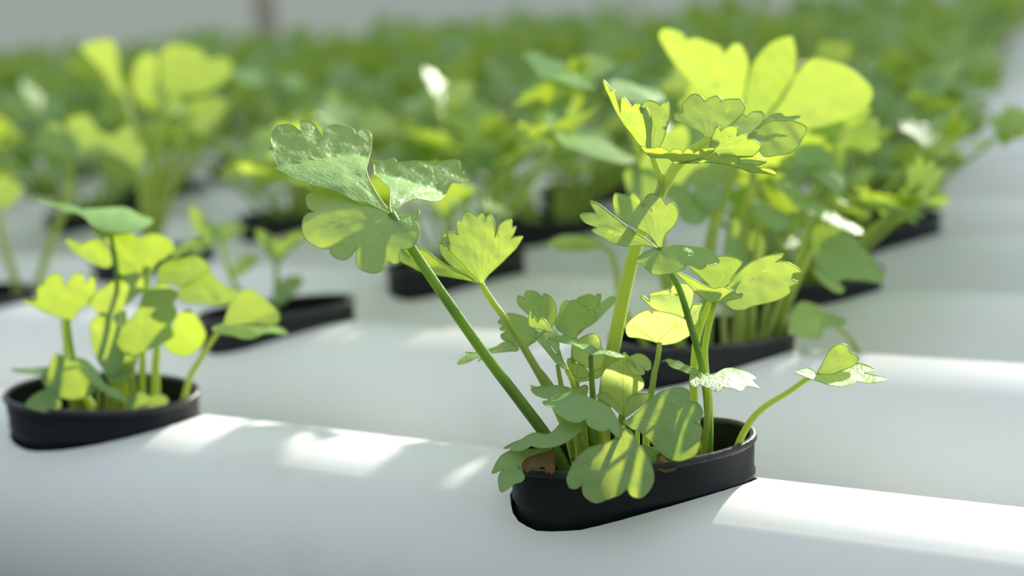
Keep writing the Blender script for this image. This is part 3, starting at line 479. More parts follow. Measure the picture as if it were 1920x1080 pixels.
   dict(m='y',d=1.3,O=[11.9,16.9,53.2],e1=[0.936,0.348,-0.052],e2=[-0.214,0.681,0.7],k=[0.003,0.004,0],p=[(-12.7,7),(-11.5,7.2),(-10.4,6,1),(-9.7,5.6),(-9.8,7.8),(-9.5,8.3),(-7.8,8.8),(-3.9,9.6),(-3.3,8.6,1),(-2.7,10.7),(0.2,11.8),(3.6,10.7),(3.5,5.2),(2.4,2.5),(1.4,0.6),(0.5,-0.4),(-0.9,0.5),(-2.4,1),(-4.8,1.6),(-7.2,2.2),(-9.1,3.3),(-10.7,4.9)]),
   dict(m='y',d=1.3,O=[15.5,17.2,52],e1=[0.793,0.597,-0.124],e2=[-0.304,0.564,0.768],k=[0.01,0.01,0],p=[(-1.2,0.5),(-0.7,3.1),(0.5,5.4),(2.1,5.7),(3.5,5.3),(2.1,2.3),(2,-0.3),(0.5,-1.6)]),
  ]),
  dict(m='s',r=2.1,P=[[16.5,36.2,104.6],[12.7,32.4,102],[8.2,28.9,97.9],[5.8,26.4,93.4],[3.5,25.2,89.3],[0,22.4,81.7],[-2.6,18.9,74],[-5,14.3,62.4],[-6.4,11,53],[-8.1,8.5,43.4],[-9.5,4.2,30.8],[-10.5,0.5,19.8],[-10.7,-3.2,7.2]],lf=[
   dict(m='l',d=1.3,O=[16.2,37.3,104.7],e1=[0.897,0.436,-0.077],e2=[-0.297,0.722,0.625],k=[0.006,0.004,0],p=[(-0,-0.3),(-0.9,0.5),(-2.5,2.7),(-5.1,5),(-8.2,6.6),(-10,7.7),(-9.5,10.5),(-7,10.8,1),(-7.1,14),(-5.9,15.4),(-4.5,17.5),(-3.1,18.5),(-1.2,17.8),(0.1,15.4,1),(1.5,16.5),(3.8,17.6),(5.1,16.4),(5.1,15,1),(6.7,15.8),(9.1,15.9),(11.4,15.6),(12.4,12.6),(11.7,10.4),(10.2,8.8),(8.2,6.6),(5.6,4.7),(3.5,3.2),(1.3,0.8)]),
   dict(m='l',d=1.3,O=[23.1,43.2,105],e1=[0.793,0.597,-0.124],e2=[-0.393,0.656,0.644],k=[0.006,0.004,0],p=[(-0.9,-0.3),(-0,4.3),(2.5,7),(4.5,8.6),(5.1,7.7,1),(7.6,9.5),(10.7,9.4),(10.6,6.7),(8.9,4.2),(6.4,2.2),(4.3,0.3),(2,-0.5)]),
   dict(m='l',d=1.3,O=[27,43.6,103.6],e1=[0.605,0.776,-0.179],e2=[-0.277,0.416,0.866],k=[0.004,0.004,0],p=[(-1.5,-0.1),(3.7,3.2),(7.5,5.5),(12.1,7),(15.4,7),(17.7,6.8),(20.2,5.8),(22.1,4.2),(20.7,1.4),(18.3,-1.2),(17.3,-2.4,1),(13.8,-4.4),(9.4,-5.2),(4.9,-5.7),(3.3,-4.4),(1.9,-2.5)]),
   dict(m='l',d=1.3,O=[28.3,49.5,105.6],e1=[0.605,0.776,-0.179],e2=[-0.457,0.522,0.72],k=[0.004,0.004,0],p=[(-1.3,-0.6),(4,3.8),(7.9,6.3),(11.7,7.2),(12.7,5.6,1),(16.1,6),(18.7,5.7),(15.5,4.5),(11.5,4),(4.3,2.1)]),
   dict(m='l',d=1.3,O=[19.5,28.8,101.7],e1=[0.848,0.52,-0.101],e2=[-0.143,0.409,0.901],k=[0.008,0.01,0],p=[(-0.9,0.8),(0.2,4.4),(1.6,7.6),(2.5,7.8),(3,6.7,1),(4.6,7.9),(6.5,8.2),(8.1,7.4),(7.7,5,1),(9.5,5.8),(10.9,5.1),(10.8,3.9,1),(12.9,3.7),(14.8,1.9),(13.8,0.1),(11.9,-1.2),(8.1,-1),(4.3,-0.9),(1.5,-0.9),(-0,-0.4)]),
   dict(m='l',d=1.3,O=[10.6,22.5,99.6],e1=[0.936,0.348,-0.052],e2=[0.252,-0.558,0.791],k=[0.004,0.01,0],p=[(-10.9,8.7),(-9.8,8.4),(-8.9,7.3,1),(-7,7.4),(-5.5,7.6),(-3.6,6.6),(-2.3,5.2,1),(-1,6.5),(0.9,6.1),(1.6,4.5,1),(2.8,6.7),(4.3,5.8),(4.6,4.5,1),(7.3,6.5),(10.5,7.2),(10.3,5.5),(8.2,3),(5.3,1.6),(3,0.4),(0.8,0.2),(-0.8,-0.1),(-2.3,2),(-4.6,2.6),(-7.3,3.1),(-9.6,5.5)]),
   dict(m='l',d=1.3,O=[11.6,21.9,99.9],e1=[0.848,0.52,-0.101],e2=[0.393,-0.489,0.779],k=[0.004,0.008,0],p=[(-0.3,-0.3),(4.4,1.3),(8,2.9),(9.8,5),(11,3.2,1),(13.5,3.9),(16.1,4.3),(17.6,3),(17.4,1.2,1),(21.4,1.4),(22.9,0.6,1),(27.2,0.8),(29.3,-0.4),(28.9,-1.2),(24,-1.8),(20.1,-1.3),(16,-0.3),(10,0.5),(4.7,-0)]),
   dict(m='l',d=1.3,O=[26.9,32.8,98.2],e1=[0.793,0.597,-0.124],e2=[0.48,-0.486,0.73],k=[0.004,0.008,0],p=[(-0.4,-1.2),(-0.7,2.1),(2.7,2.7),(8.3,1),(6.3,-1.5,1),(3.3,-1.1)]),
  ]),
  dict(m='s',r=1.2,P=[[1.4,26,103.9],[2,25.6,100.8],[3.2,25.4,97.2],[4.1,25.5,94.8],[4.5,25.2,92.5],[3.5,24,89.3]],lf=[
   dict(m='l',d=1.3,O=[1.8,24,104.4],e1=[0.999,0.004,0.041],e2=[-0.039,0.421,0.906],k=[0.006,0.004,0],p=[(0,-0.1),(-3.3,0.7),(-6,4.1),(-9,7.8),(-11.6,11.9),(-13.3,15.6),(-14.9,18.8),(-15.5,21.5),(-13.7,19.5),(-13.3,17.9,1),(-12.1,18.3),(-11.3,15.9),(-10,11.1,1),(-9.8,15.5),(-9,15.9),(-7.6,14.4),(-6.5,13,1),(-5.1,13.9),(-3.7,12.8),(-3.6,10.9,1),(-2,12.5),(-0.5,10.2),(0.2,7.4),(-0,4.2),(0.1,1.4)]),
   dict(m='l',d=1.3,O=[1.8,26.2,103.8],e1=[0.732,0.666,-0.145],e2=[-0.227,0.439,0.87],k=[0.004,0.004,0],p=[(-0.2,-0.1),(-0.8,2.1),(0.2,5.5),(0.5,9.2),(-0.5,12),(-2.3,13.2),(-0.9,15.1),(0.4,15.4),(2.7,15),(4,14,1),(5,14.9),(6.6,15),(7.1,13.1),(6.5,9.8),(5.4,6.9),(4.2,3.5),(2.6,0.7),(1,-0.1)]),
  ]),
  dict(m='s',r=0.7,P=[[28.5,47.2,105.5],[26.7,44.7,103.9],[23.1,43.1,104.8],[19.8,40.3,104.6],[16.6,36.3,104.7]],lf=[
  ]),
  dict(m='s',r=0.7,P=[[-31.7,10.6,48.2],[-33.1,7.1,46.6],[-34.8,3.5,45.3],[-34.3,2.1,43.4]],lf=[
  ]),
  dict(m='s',r=0.7,P=[[12.6,17.2,53.1],[14.2,19.8,51.1],[15.7,21,48.7]],lf=[
  ]),
  dict(m='sp',r=1,P=[[-1.8,1.9,33.4],[-3.8,-2.4,19.1],[-3.2,-2.8,13.9],[-3,-3.8,7.4]],lf=[
  ]),
  dict(m='sp',r=1.5,P=[[-16.5,-4.7,20.3],[-15.1,-5.9,16.2],[-14.4,-7.1,13.6],[-13.9,-9.3,7.6]],lf=[
  ]),
  dict(m='sp',r=1.4,P=[[-7.1,-8,24.4],[-7.5,-7,20.5],[-8,-5.9,17],[-8.3,-6.1,8.9]],lf=[
  ]),
  dict(m='sp',r=1.1,P=[[-7.1,-1.5,22.7],[-6.9,-2.5,18.9],[-7,-4,14],[-7.1,-5.5,8.8]],lf=[
  ]),
  dict(m='sp',r=0.9,P=[[-0.2,6.2,21.2],[0.3,3.7,17.1],[0.7,1.7,14.9],[1.1,-1.5,8.1]],lf=[
  ]),
  dict(m='sp',r=0.8,P=[[1.7,8.3,17.1],[2.4,5.7,15],[3,3.2,13],[3.6,-0.3,7.9]],lf=[
  ]),
 ]),
 dict(key='near_left',o=[-0.343,-0.001,0.05],st=[
  dict(m='sd',r=1.2,P=[[-5.4,-5.5,45.5],[-4.6,-6.7,37.6],[-3.3,-7.9,29.1],[-0.8,-9,18.7],[1,-10.7,7.5]],lf=[
   dict(m='l',d=1.8,O=[-5.4,-5.5,45.5],e1=[0.897,0.436,-0.077],e2=[-0.126,0.419,0.899],k=[0.004,0.004,0],p=[(-17,7.4),(-12.5,7.3),(-12.2,11.8),(-9.6,13.7),(-8.7,16.1),(-4.1,17.5),(-1.4,12.6,1),(0.6,16.6),(4.4,17.5),(6.1,13.5,1),(9.2,17),(10.2,10.9),(7.7,6.1),(4,3.3),(1.5,-0.7),(-1.4,0.3),(-8.1,2.3),(-13.7,5.1)]),
  ]),
  dict(m='s',r=1.1,P=[[-10.2,-3.4,45.1],[-8.6,-5.5,36.9],[-7,-7.6,28.8],[-3.2,-9.4,17.7],[0.2,-11.1,7.6]],lf=[
   dict(m='l',d=1.8,O=[-3.3,-18.6,19.9],e1=[0.897,0.436,-0.077],e2=[-0.166,0.492,0.855],k=[0.004,0.004,0],p=[(-6.3,7.5),(-3.8,11.3),(-1.4,15.5),(3.5,13.1),(8.4,11.2),(13.8,3.6),(13.2,-0.1),(5.8,-1.9),(-0.9,-0),(-5,3.7)]),
   dict(m='l',d=1.8,O=[-10.1,-15.3,27.6],e1=[0.985,0.17,-0.003],e2=[-0.166,0.969,0.181],k=[0,0,0],p=[(-17.3,0.6),(-9.9,1.3),(-1.5,2.8),(2,-2.8),(-7,-2.6)]),
  ]),
  dict(m='sd',r=1.1,P=[[8.1,9.8,74.7],[10,8,63.5],[10.6,5.6,52.5],[10.5,1.4,36],[9.3,-4,17.8],[9.1,-6.8,6.8]],lf=[
   dict(m='l',d=1.8,O=[8.8,11.1,78.2],e1=[0.793,0.597,-0.124],e2=[-0.526,0.772,0.356],k=[-0.006,-0.01,0],p=[(-36.3,42),(-28.2,39),(-16.9,33.8),(-7.1,26.4),(0.6,25.7),(7.7,13.3),(13.4,8.9),(11.6,1.6),(5.7,-3),(-0.5,-3.7),(-7.2,0.4),(-10.9,7.3),(-23.2,30.8)]),
  ]),
  dict(m='s',r=1.6,P=[[17.6,16.7,61.6],[17.8,12.8,50.9],[16.5,6.7,34.8],[14.2,0.7,20.6],[13.7,-4.5,6.4]],lf=[
   dict(m='l',d=1.8,O=[17.7,14.6,58.3],e1=[0.848,0.52,-0.101],e2=[-0.118,0.372,0.92],k=[0.003,0.003,0],p=[(0,-0.2),(-4.6,0.5),(-9.2,0.4),(-11.6,4.7),(-14,11.8),(-20.6,18),(-14.1,16.6),(-6.8,16.9),(-3.1,14.6,1),(2.5,16.5),(8.1,14.4),(10.7,11),(9.1,7.7),(4.5,5.3)]),
   dict(m='l',d=1.8,O=[24.4,22.1,64.5],e1=[0.669,0.725,-0.163],e2=[-0.35,0.5,0.792],k=[0,0,0],p=[(-0.4,1.1),(6.8,6.5),(14.5,10.1),(15.4,6.7),(6.6,2),(0.9,-1.1)]),
   dict(m='l',d=1.8,O=[4.8,10.5,62.7],e1=[0.966,0.258,-0.027],e2=[-0.112,0.508,0.854],k=[0.004,0.004,0],p=[(-20.3,10.7),(-15.6,9.7),(-13.9,8.3,1),(-10.6,10),(-6.7,10.9),(-2.1,7),(0.4,1),(-2,-0.7),(-6.3,0.5),(-12.8,3.6),(-17.1,6.5)]),
  ]),
  dict(m='s',r=1.6,P=[[15,3.2,47.5],[14.4,1.3,36.3],[12.4,-2.4,21.5],[11.2,-5.8,6.6]],lf=[
   dict(m='l',d=1.8,O=[13.3,2.1,46.8],e1=[0.966,0.258,-0.027],e2=[-0.112,0.508,0.854],k=[0.004,0.004,0],p=[(-12.8,3.7),(-9.3,8.6),(-1.8,13.5),(6.3,15.5),(9.3,9.6),(5.3,5.8),(1.7,1.9),(-2.8,-1.5),(-8.1,-0.1)]),
  ]),
  dict(m='s',r=1.4,P=[[17,-1.6,35.4],[18.4,-1.3,25.6],[18.2,-1.9,15.8],[16.3,-3.3,6.2]],lf=[
   dict(m='k',d=1.8,O=[16.6,-2.8,39.6],e1=[0.793,0.597,-0.124],e2=[-0.129,0.363,0.923],k=[0.003,0.003,0],p=[(-1.3,0.5),(5.2,7.4),(7.9,12.1),(10.6,16.7),(15.1,19.2),(19.6,17.7),(21.5,14.7),(19.5,11.7,1),(21.2,8.1),(18.8,3.5),(20,-0.3),(16.2,-3.2),(9.9,-5.9),(3.7,-7.7),(-0.8,-2.8)]),
   dict(m='k',d=1.8,O=[14.5,-3.3,33.8],e1=[0.936,0.348,-0.052],e2=[-0.108,0.426,0.898],k=[0.003,0.003,0],p=[(-10.6,10.3),(-5.8,14.3),(0.3,9.4),(2.6,3.8),(7.4,-0.9),(3.5,-5.6),(-1,-9.6),(-6.3,-4.8),(-9.9,3.7)]),
   dict(m='k',d=1.8,O=[15.8,-2.1,27.6],e1=[0.897,0.436,-0.077],e2=[-0.166,0.492,0.855],k=[0.006,0.006,0],p=[(-7.5,0.9),(-3.3,5.7),(3.4,3.8),(4.6,-3.9),(0.7,-6.3),(-4.9,-6.3)]),
  ]),
  dict(m='s',r=1.3,P=[[20,19.5,55.1],[17.3,13.4,44.7],[17.2,7.6,30.5],[18.8,2.6,16.3],[20.1,-1.5,5.8]],lf=[
   dict(m='l',d=1.8,O=[20.7,19,56.3],e1=[0.848,0.52,-0.101],e2=[-0.272,0.591,0.759],k=[0.004,0.004,0],p=[(-1.4,3),(0.4,6.4),(5.9,8.4),(13.5,8.9),(18.9,3.6),(14.2,-0.4),(8.7,-3.6),(3.9,-2.4),(0.1,-1.3)]),
   dict(m='k',d=1.8,O=[28.9,20.1,49.4],e1=[0.793,0.597,-0.124],e2=[-0.26,0.515,0.817],k=[0.004,0.004,0],p=[(-1.4,2),(4.9,8.1),(10.5,9.5),(14.5,4.8),(20.9,1.4),(22.1,-2),(15.4,-4.2),(6.1,-3.3),(-0.6,-1.6)]),
  ]),
  dict(m='s',r=1.8,P=[[20.8,12.5,33.3],[21.2,9,24.4],[22.2,5.1,12.7],[22.5,1.8,4.9]],lf=[
   dict(m='w',d=1.8,O=[25,13,31.4],e1=[0.793,0.597,-0.124],e2=[0.133,0.03,0.991],k=[0.006,0.006,0],p=[(-1.4,-0.5),(1.1,6.1),(4,12.3),(8.7,14.7),(13.2,8.4),(14.2,3.3),(11.1,-1.9),(5.4,-4.8)]),
  ]),
  dict(m='s',r=1.2,P=[[51.1,14.6,38.9],[47.2,13.3,34.7],[42.3,10.5,27.4],[38.5,8.8,21.8],[35.8,7.2,14.6],[33.1,5.4,6.5]],lf=[
   dict(m='k',d=1.8,O=[51.9,15.2,39.7],e1=[0.848,0.52,-0.101],e2=[-0.233,0.538,0.81],k=[0.004,0.004,0],p=[(0,0),(1.9,8.3),(5.4,14.1),(10.9,14),(15.7,9.9),(20.3,4.8),(20,0.6),(12.3,1),(5,0.9)]),
   dict(m='w',d=1.8,O=[52.5,14.3,39.6],e1=[0.848,0.52,-0.101],e2=[-0.469,0.826,0.313],k=[-0.002,-0.004,0],p=[(-3.8,0.1),(1,3),(8.4,1.8),(13.9,2.2),(20.3,2),(24.1,-3.3),(16.2,-2.9),(10.3,-7.1),(3.8,-5.1),(-1.8,-3.5)]),
  ]),
  dict(m='s',r=1.1,P=[[12.2,-12.2,22.9],[10.2,-11.3,17.5],[7.8,-11.1,10.3]],lf=[
   dict(m='l',d=1.8,O=[16.2,-12.4,23.3],e1=[0.793,0.597,-0.124],e2=[-0.433,0.694,0.575],k=[-0.01,-0.01,0],p=[(-13.9,17.1),(-8.7,13.9),(-4.3,7.6),(0,0),(6.4,-4.3),(7.7,-7.1),(1.3,-4.6),(-5.4,1.3),(-10.9,9.7)]),
   dict(m='k',d=1.8,O=[-1.5,-21.2,16.1],e1=[0.897,0.436,-0.077],e2=[-0.202,0.557,0.806],k=[0.006,0.006,0],p=[(-11.5,0.5),(-7.1,5.6),(-0.9,6.7),(1.5,-1),(-4.3,-2.1)]),
   dict(m='k',d=1.8,O=[21.3,-5.9,12.6],e1=[0.897,0.436,-0.077],e2=[-0.202,0.557,0.806],k=[0.006,0.006,0],p=[(-3.3,2.7),(1.2,5.8),(5.4,3.8),(4.9,-0.2),(-0.8,-1.2)]),
   dict(m='k',d=1.8,O=[26.5,-1.2,11.4],e1=[0.897,0.436,-0.077],e2=[-0.202,0.557,0.806],k=[0.006,0.006,0],p=[(-3.3,2.7),(2.3,4.8),(5.7,1.9),(2,-0.7),(-2.7,-0.7)]),
  ]),
  dict(m='sp',r=1.5,P=[[-6.9,-15.7,20.6],[-7.7,-15.2,15.4],[-8.4,-15,9.2]],lf=[
  ]),
  dict(m='sp',r=1.5,P=[[-1.4,-13,20.1],[-2.4,-12.7,14.9],[-3.3,-12.6,8.8]],lf=[
  ]),
  dict(m='sp',r=1.5,P=[[1.9,-11.4,19.8],[3.3,-9.9,14.4],[4.8,-8.6,8.1]],lf=[
  ]),
  dict(m='sp',r=1.5,P=[[11.1,-6.9,19],[9.8,-6.7,13.8],[8.6,-6.8,7.7]],lf=[
  ]),
  dict(m='sp',r=1.5,P=[[15.3,-4.9,18.6],[13.9,-4.8,13.5],[12.4,-4.9,7.4]],lf=[
  ]),
 ]),
 dict(key='behind_front',o=[-0.141,0.128,0.05],st=[
  dict(m='sy',r=2.6,P=[[15.6,28.3,90.6],[9.1,20.6,75.5],[3.9,13.4,59.2],[1.6,8.1,44.7],[1.5,2.6,25.9],[1.6,-2.1,9.2],[1.6,-5.1,-1.3]],lf=[
   dict(m='k',d=2.2,O=[9.8,27.6,98.4],e1=[0.936,0.348,-0.052],e2=[-0.075,0.343,0.936],k=[0.002,0.002,0],p=[(-32,30.8),(-29.9,34.3),(-23.4,33.1),(-20.8,30.1,1),(-16.9,30.7),(-11.6,29.1),(-7.2,27.2),(-5.5,24,1),(-1.5,28.1),(1.9,26.3),(4.3,20.5),(3.7,14.8),(2.5,6.6),(-0.8,-1.7),(-10.5,3.4),(-14.5,7.6),(-18.5,11.3),(-21.8,15),(-26.3,20.7)]),
   dict(m='k',d=2.2,O=[15.6,27,94.3],e1=[0.848,0.52,-0.101],e2=[-0.093,0.334,0.938],k=[0.002,0.002,0],p=[(-3.7,1.6),(-2.2,10.7),(-0.5,20.5),(2.9,27.1),(8.7,32.8),(16,35),(18.3,31.2),(18.7,23.9),(16.9,16.6),(12.7,9.2),(7.5,2.6),(1.6,-2.5)]),
   dict(m='k',d=2.2,O=[19.5,30.9,92.9],e1=[0.848,0.52,-0.101],e2=[-0.093,0.334,0.938],k=[0.002,0.002,0],p=[(-0.8,-0),(7,10.8),(13.7,20.7),(20.3,26.9),(28.5,25.7),(36.5,22.3),(43.2,16.2),(44.7,11.3),(41,5.6),(32.1,1.2),(19.8,-1.6),(9.9,-1.6)]),
  ]),
  dict(m='sy',r=2.2,P=[[15.3,27.9,73.6],[14.7,23.9,63.1],[14.2,20.1,53.5],[13.7,15.8,42.3],[13.8,10.7,26.9],[14.3,5.6,10.8],[14.6,1.6,-1.2]],lf=[
   dict(m='k',d=2.2,O=[-18.2,16,83.5],e1=[0.936,0.348,-0.052],e2=[-0.108,0.426,0.898],k=[0.002,0.004,0],p=[(-10.2,-6.2),(-6.8,2.7),(-0.8,8),(6.9,12.2),(10.2,6.9),(7.6,-1.9),(3.3,-9),(-4.3,-10.8)]),
   dict(m='l',d=2.2,O=[-7.1,19.2,75.1],e1=[0.897,0.436,-0.077],e2=[-0.126,0.419,0.899],k=[0.002,0.004,0],p=[(-13,-2.8),(-5,4.4),(3.6,7.9),(15.4,2.5),(16.9,-2.8),(6.6,-6.3),(-5.3,-5.4)]),
   dict(m='k',d=2.2,O=[-8.7,6.1,64.6],e1=[0.897,0.436,-0.077],e2=[-0.166,0.492,0.855],k=[0.004,0.004,0],p=[(-7.9,4.8),(0.3,8.2),(6.8,1.7),(11.7,-0.4),(11,-5.6),(6.2,-9.3),(-0.3,-7.2),(-2.6,-0.9)]),
   dict(m='k',d=2.2,O=[1.7,9,64.2],e1=[0.848,0.52,-0.101],e2=[-0.19,0.477,0.858],k=[0.004,0.004,0],p=[(-6.1,4.8),(1.4,8.2),(6.7,4.4),(4.5,-1.8),(-1.1,-2.7)]),
  ]),
  dict(m='s',r=1.6,P=[[-44.8,21.4,109.8],[-36.7,19.9,100.6],[-29,15.6,82.6],[-22.9,11,66.6],[-14.8,3,34.8],[-7.6,-4.3,7.3],[-4.2,-8.3,-2.3]],lf=[
   dict(m='w',d=2.2,O=[-48.6,19.8,110.9],e1=[0.985,0.17,-0.003],e2=[-0.163,0.951,0.261],k=[-0.002,-0.004,0],p=[(-55.4,86.2),(-48,87.9),(-40.3,77.2),(-29.1,67.4),(-12.7,22.4),(-1.1,1.3),(-3.2,-1.4),(-13.9,7.8),(-27.7,30.7),(-41.2,59.6)]),
   dict(m='w',d=2.2,O=[-41,23.1,108.7],e1=[0.793,0.597,-0.124],e2=[-0.526,0.772,0.356],k=[-0.002,-0.004,0],p=[(-1.4,8.5),(5.5,14.5),(12.8,8.3),(19.2,5.3),(20.1,-4.5),(13.5,-9.2),(4.9,-8.6),(-1.4,-5.7)]),
  ]),
  dict(m='s',r=1.4,P=[[-29.4,11.6,80.3],[-25.4,8.8,71.2],[-18.4,2.1,43.4],[-9.8,-4.9,11.6],[-5.6,-9,-2.2]],lf=[
   dict(m='w',d=2.2,O=[-30.2,11.3,80.4],e1=[0.732,0.666,-0.145],e2=[-0.601,0.731,0.323],k=[-0.002,-0.003,0],p=[(-16.9,74),(-11.5,77.3),(-14.5,52.4),(-13.5,33.8),(-6.2,31),(-0.4,11.4),(2.6,4.1),(-0.7,-2.5),(-7.9,0.3),(-14.8,5.8),(-20.2,13.5),(-24.4,22.4)]),
   dict(m='l',d=2.2,O=[-48.1,5.1,82.8],e1=[0.897,0.436,-0.077],e2=[-0.202,0.557,0.806],k=[0.003,0.003,0],p=[(14.6,-7.9),(16.4,-4.2),(24.6,-2.8),(29.2,-7.9),(27.9,-18.3),(22,-23.6),(16.6,-17.5)]),
  ]),
  dict(m='s',r=1.5,P=[[39.1,23.9,57.4],[37,21.4,47.6],[34.2,18.3,37.1],[29.2,13.5,24.2],[25,8.8,10.5],[23.4,7.5,3.7]],lf=[
   dict(m='w',d=2.2,O=[39.1,23.9,57.4],e1=[0.793,0.597,-0.124],e2=[-0.526,0.772,0.356],k=[-0.002,-0.004,0],p=[(-2,33.4),(3.4,34.4),(4.5,19.7),(8.4,9.4),(13.6,-2.3),(19,-9.4),(16,-13.8),(9.3,-10.4),(3.3,-3.1),(-2,1.6),(-4.4,13.8)]),
  ]),
  dict(m='s',r=1.3,P=[[39.8,41.3,68.6],[35.1,34.6,59.5],[28.5,25.1,44],[23.7,15,23.6],[21.8,7.4,6.3]],lf=[
   dict(m='w',d=2.2,O=[38.9,41.4,70.4],e1=[0.848,0.52,-0.101],e2=[-0.401,0.756,0.517],k=[-0.003,-0.003,0],p=[(-5.2,3.8),(0.9,10.2),(7.8,12),(10.4,0.6),(8.8,-8.6),(4.4,-10.3),(-0.9,-3.3)]),
   dict(m='l',d=2.2,O=[34.1,40.5,75.7],e1=[0.848,0.52,-0.101],e2=[-0.361,0.707,0.608],k=[0.003,0.003,0],p=[(-6,1.9),(-0.6,9.4),(7.4,9.6),(11.6,3.6),(9.7,0.5),(-1.6,-3)]),
  ]),
  dict(m='s',r=1.4,P=[[20,16.3,57],[19.3,14.4,46.2],[18.8,11.5,31.3],[18.8,5.9,6.5]],lf=[
   dict(m='w',d=2.2,O=[20,16.3,57],e1=[0.793,0.597,-0.124],e2=[-0.504,0.756,0.418],k=[-0.003,-0.003,0],p=[(-1.4,7.7),(5.1,14.7),(10.3,8.4),(15.2,1.3),(13.7,-3.6),(5.2,-8.5),(-0.2,-0.7)]),
   dict(m='w',d=2.2,O=[30.1,18.7,47.2],e1=[0.793,0.597,-0.124],e2=[-0.504,0.756,0.418],k=[-0.003,-0.003,0],p=[(-4,2.6),(2.3,6.3),(6.5,-0.9),(2.8,-4.7),(-3,-3.4)]),
   dict(m='k',d=2.2,O=[8.9,15.3,49.2],e1=[0.897,0.436,-0.077],e2=[-0.126,0.419,0.899],k=[0.003,0.003,0],p=[(-3,-10.5),(-1.6,3.5),(2.8,7.8),(8.6,5.2),(13.4,-1.9),(11.3,-10.6),(4.4,-14)]),
  ]),
  dict(m='s',r=1.6,P=[[40.3,23.3,45.2],[37.6,21.1,37.6],[33.5,17.6,27.8],[30.2,14,16.3],[28.8,12.1,6.8],[28.5,11,-1.2]],lf=[
   dict(m='l',d=2.2,O=[40.6,25.9,45.5],e1=[0.793,0.597,-0.124],e2=[-0.184,0.429,0.884],k=[0.002,0.003,0],p=[(-0.2,5.7),(10,6.8),(13,3.3,1),(16.3,2.5),(20.5,-3.4),(23.5,-5.9,1),(25,-9.3),(27.2,-14.5),(25.7,-17.8),(16.9,-16.6),(9.5,-16.1),(6.5,-19),(2.3,-14),(-1.8,-7.4)]),
   dict(m='w',d=2.2,O=[40.8,20.7,35.4],e1=[0.793,0.597,-0.124],e2=[-0.516,0.765,0.386],k=[0,0,0],p=[(0.1,1.1),(3,-1.1),(5.2,-8.1),(7.8,-13.6),(4.3,-16.5),(0.5,-11.4),(-1,-4.7)]),
  ]),
  dict(m='s',r=1,P=[[52.1,9.2,15.2],[56,12.1,10.2],[58.6,14.2,4.8],[60.2,15.8,-0.5]],lf=[
   dict(m='l',d=2.2,O=[50.7,8.6,15.7],e1=[0.848,0.52,-0.101],e2=[-0.306,0.637,0.708],k=[-0.003,-0.004,0],p=[(-18.5,-2.8),(-15.2,6.7),(-10.4,11.2),(-5.2,9.3),(-0.5,5.4),(5.8,2.7),(4,-0.2),(-3.4,-1),(-6.6,-6.1),(-11.9,-5.1),(-15.5,-4)]),
  ]),
  dict(m='s',r=1.3,P=[[-64.8,0.7,48.6],[-44,6.2,45.4],[-37.9,3,37.9],[-33.9,-2.9,24.4],[-24,-6.4,9.2],[-15.9,-8.9,0.4]],lf=[
   dict(m='w',d=2.2,O=[-46.9,9.2,46.3],e1=[0.966,0.258,-0.027],e2=[-0.209,0.834,0.51],k=[-0.002,-0.002,0],p=[(-22.6,1.9),(-16.6,5.7),(-7.2,5.1),(2.5,-0),(-3,-3.5),(-11.3,-4.4),(-19,-3.2)]),
  ]),
  dict(m='sp',r=1.5,P=[[9.2,12.5,30.6],[7.3,6.2,17.3],[8.5,2.3,6.9],[9.1,-0.5,1.2]],lf=[
  ]),
  dict(m='sp',r=1.5,P=[[13.5,14.6,30.2],[11.6,8.3,16.9],[12,4,6.6],[12.7,1.2,0.9]],lf=[
  ]),
  dict(m='sp',r=1.5,P=[[18.5,17.1,29.8],[16.6,10.7,16.5],[16.7,6.3,6.2],[17.3,3.4,0.5]],lf=[
  ]),
  dict(m='sp',r=1.5,P=[[25,20.2,29.2],[23,13.9,15.9],[20.2,8,5.9],[20.8,5.2,0.2]],lf=[
  ]),
  dict(m='sp',r=1.5,P=[[30.7,23,28.7],[28.7,16.6,15.4],[26.6,11.1,5.3],[27.2,8.3,-0.4]],lf=[
  ]),
 ]),
 dict(key='second_left',o=[-0.357,0.128,0.05],st=[
  dict(m='s',r=1.5,P=[[0.7,4.1,33.5],[0.2,3.1,25.7],[-0.6,1.4,15.7],[-1.7,-0.3,6.4]],lf=[
   dict(m='l',d=2.6,O=[0.7,4.1,33.5],e1=[0.897,0.436,-0.077],e2=[-0.166,0.492,0.855],k=[0.002,0.004,0],p=[(-11.3,16.9),(-5,15.3),(1.4,11.1),(7.5,15.3),(14.9,15.2),(8.5,8),(3.7,3.2),(1.2,-1),(-2,0.8),(-7.8,8.4)]),
   dict(m='l',d=2.6,O=[2.4,-2.4,16.1],e1=[0.732,0.666,-0.145],e2=[-0.281,0.489,0.826],k=[0.002,0.002,0],p=[(-1.2,-0.8),(0.3,8.2),(4.2,11.5),(8.8,13.2),(13.5,11.5),(12.6,7.9),(6.9,2.2),(3,-1.5)]),
  ]),
  dict(m='s',r=1.6,P=[[-30.2,2.6,43.3],[-25.6,-0.7,31.4],[-16.6,-3.2,14.6],[-8.6,-4.1,5.5]],lf=[
   dict(m='l',d=2.6,O=[-20.5,0.9,27.9],e1=[0.793,0.597,-0.124],e2=[-0.304,0.564,0.768],k=[0,0,0],p=[(-3.2,2.2),(-0.1,8.8),(5.2,10.8),(9.5,8.9),(5.3,3.4),(-0.7,-1.3)]),
   dict(m='k',d=2.6,O=[-31,2.7,44.9],e1=[0.936,0.348,-0.052],e2=[-0.167,0.57,0.804],k=[0.002,0.002,0],p=[(-18.2,16.9),(-15.1,17.8),(-9.7,12.8),(-3.2,6),(-3.2,0),(-9.9,1.7),(-15.6,8.4)]),
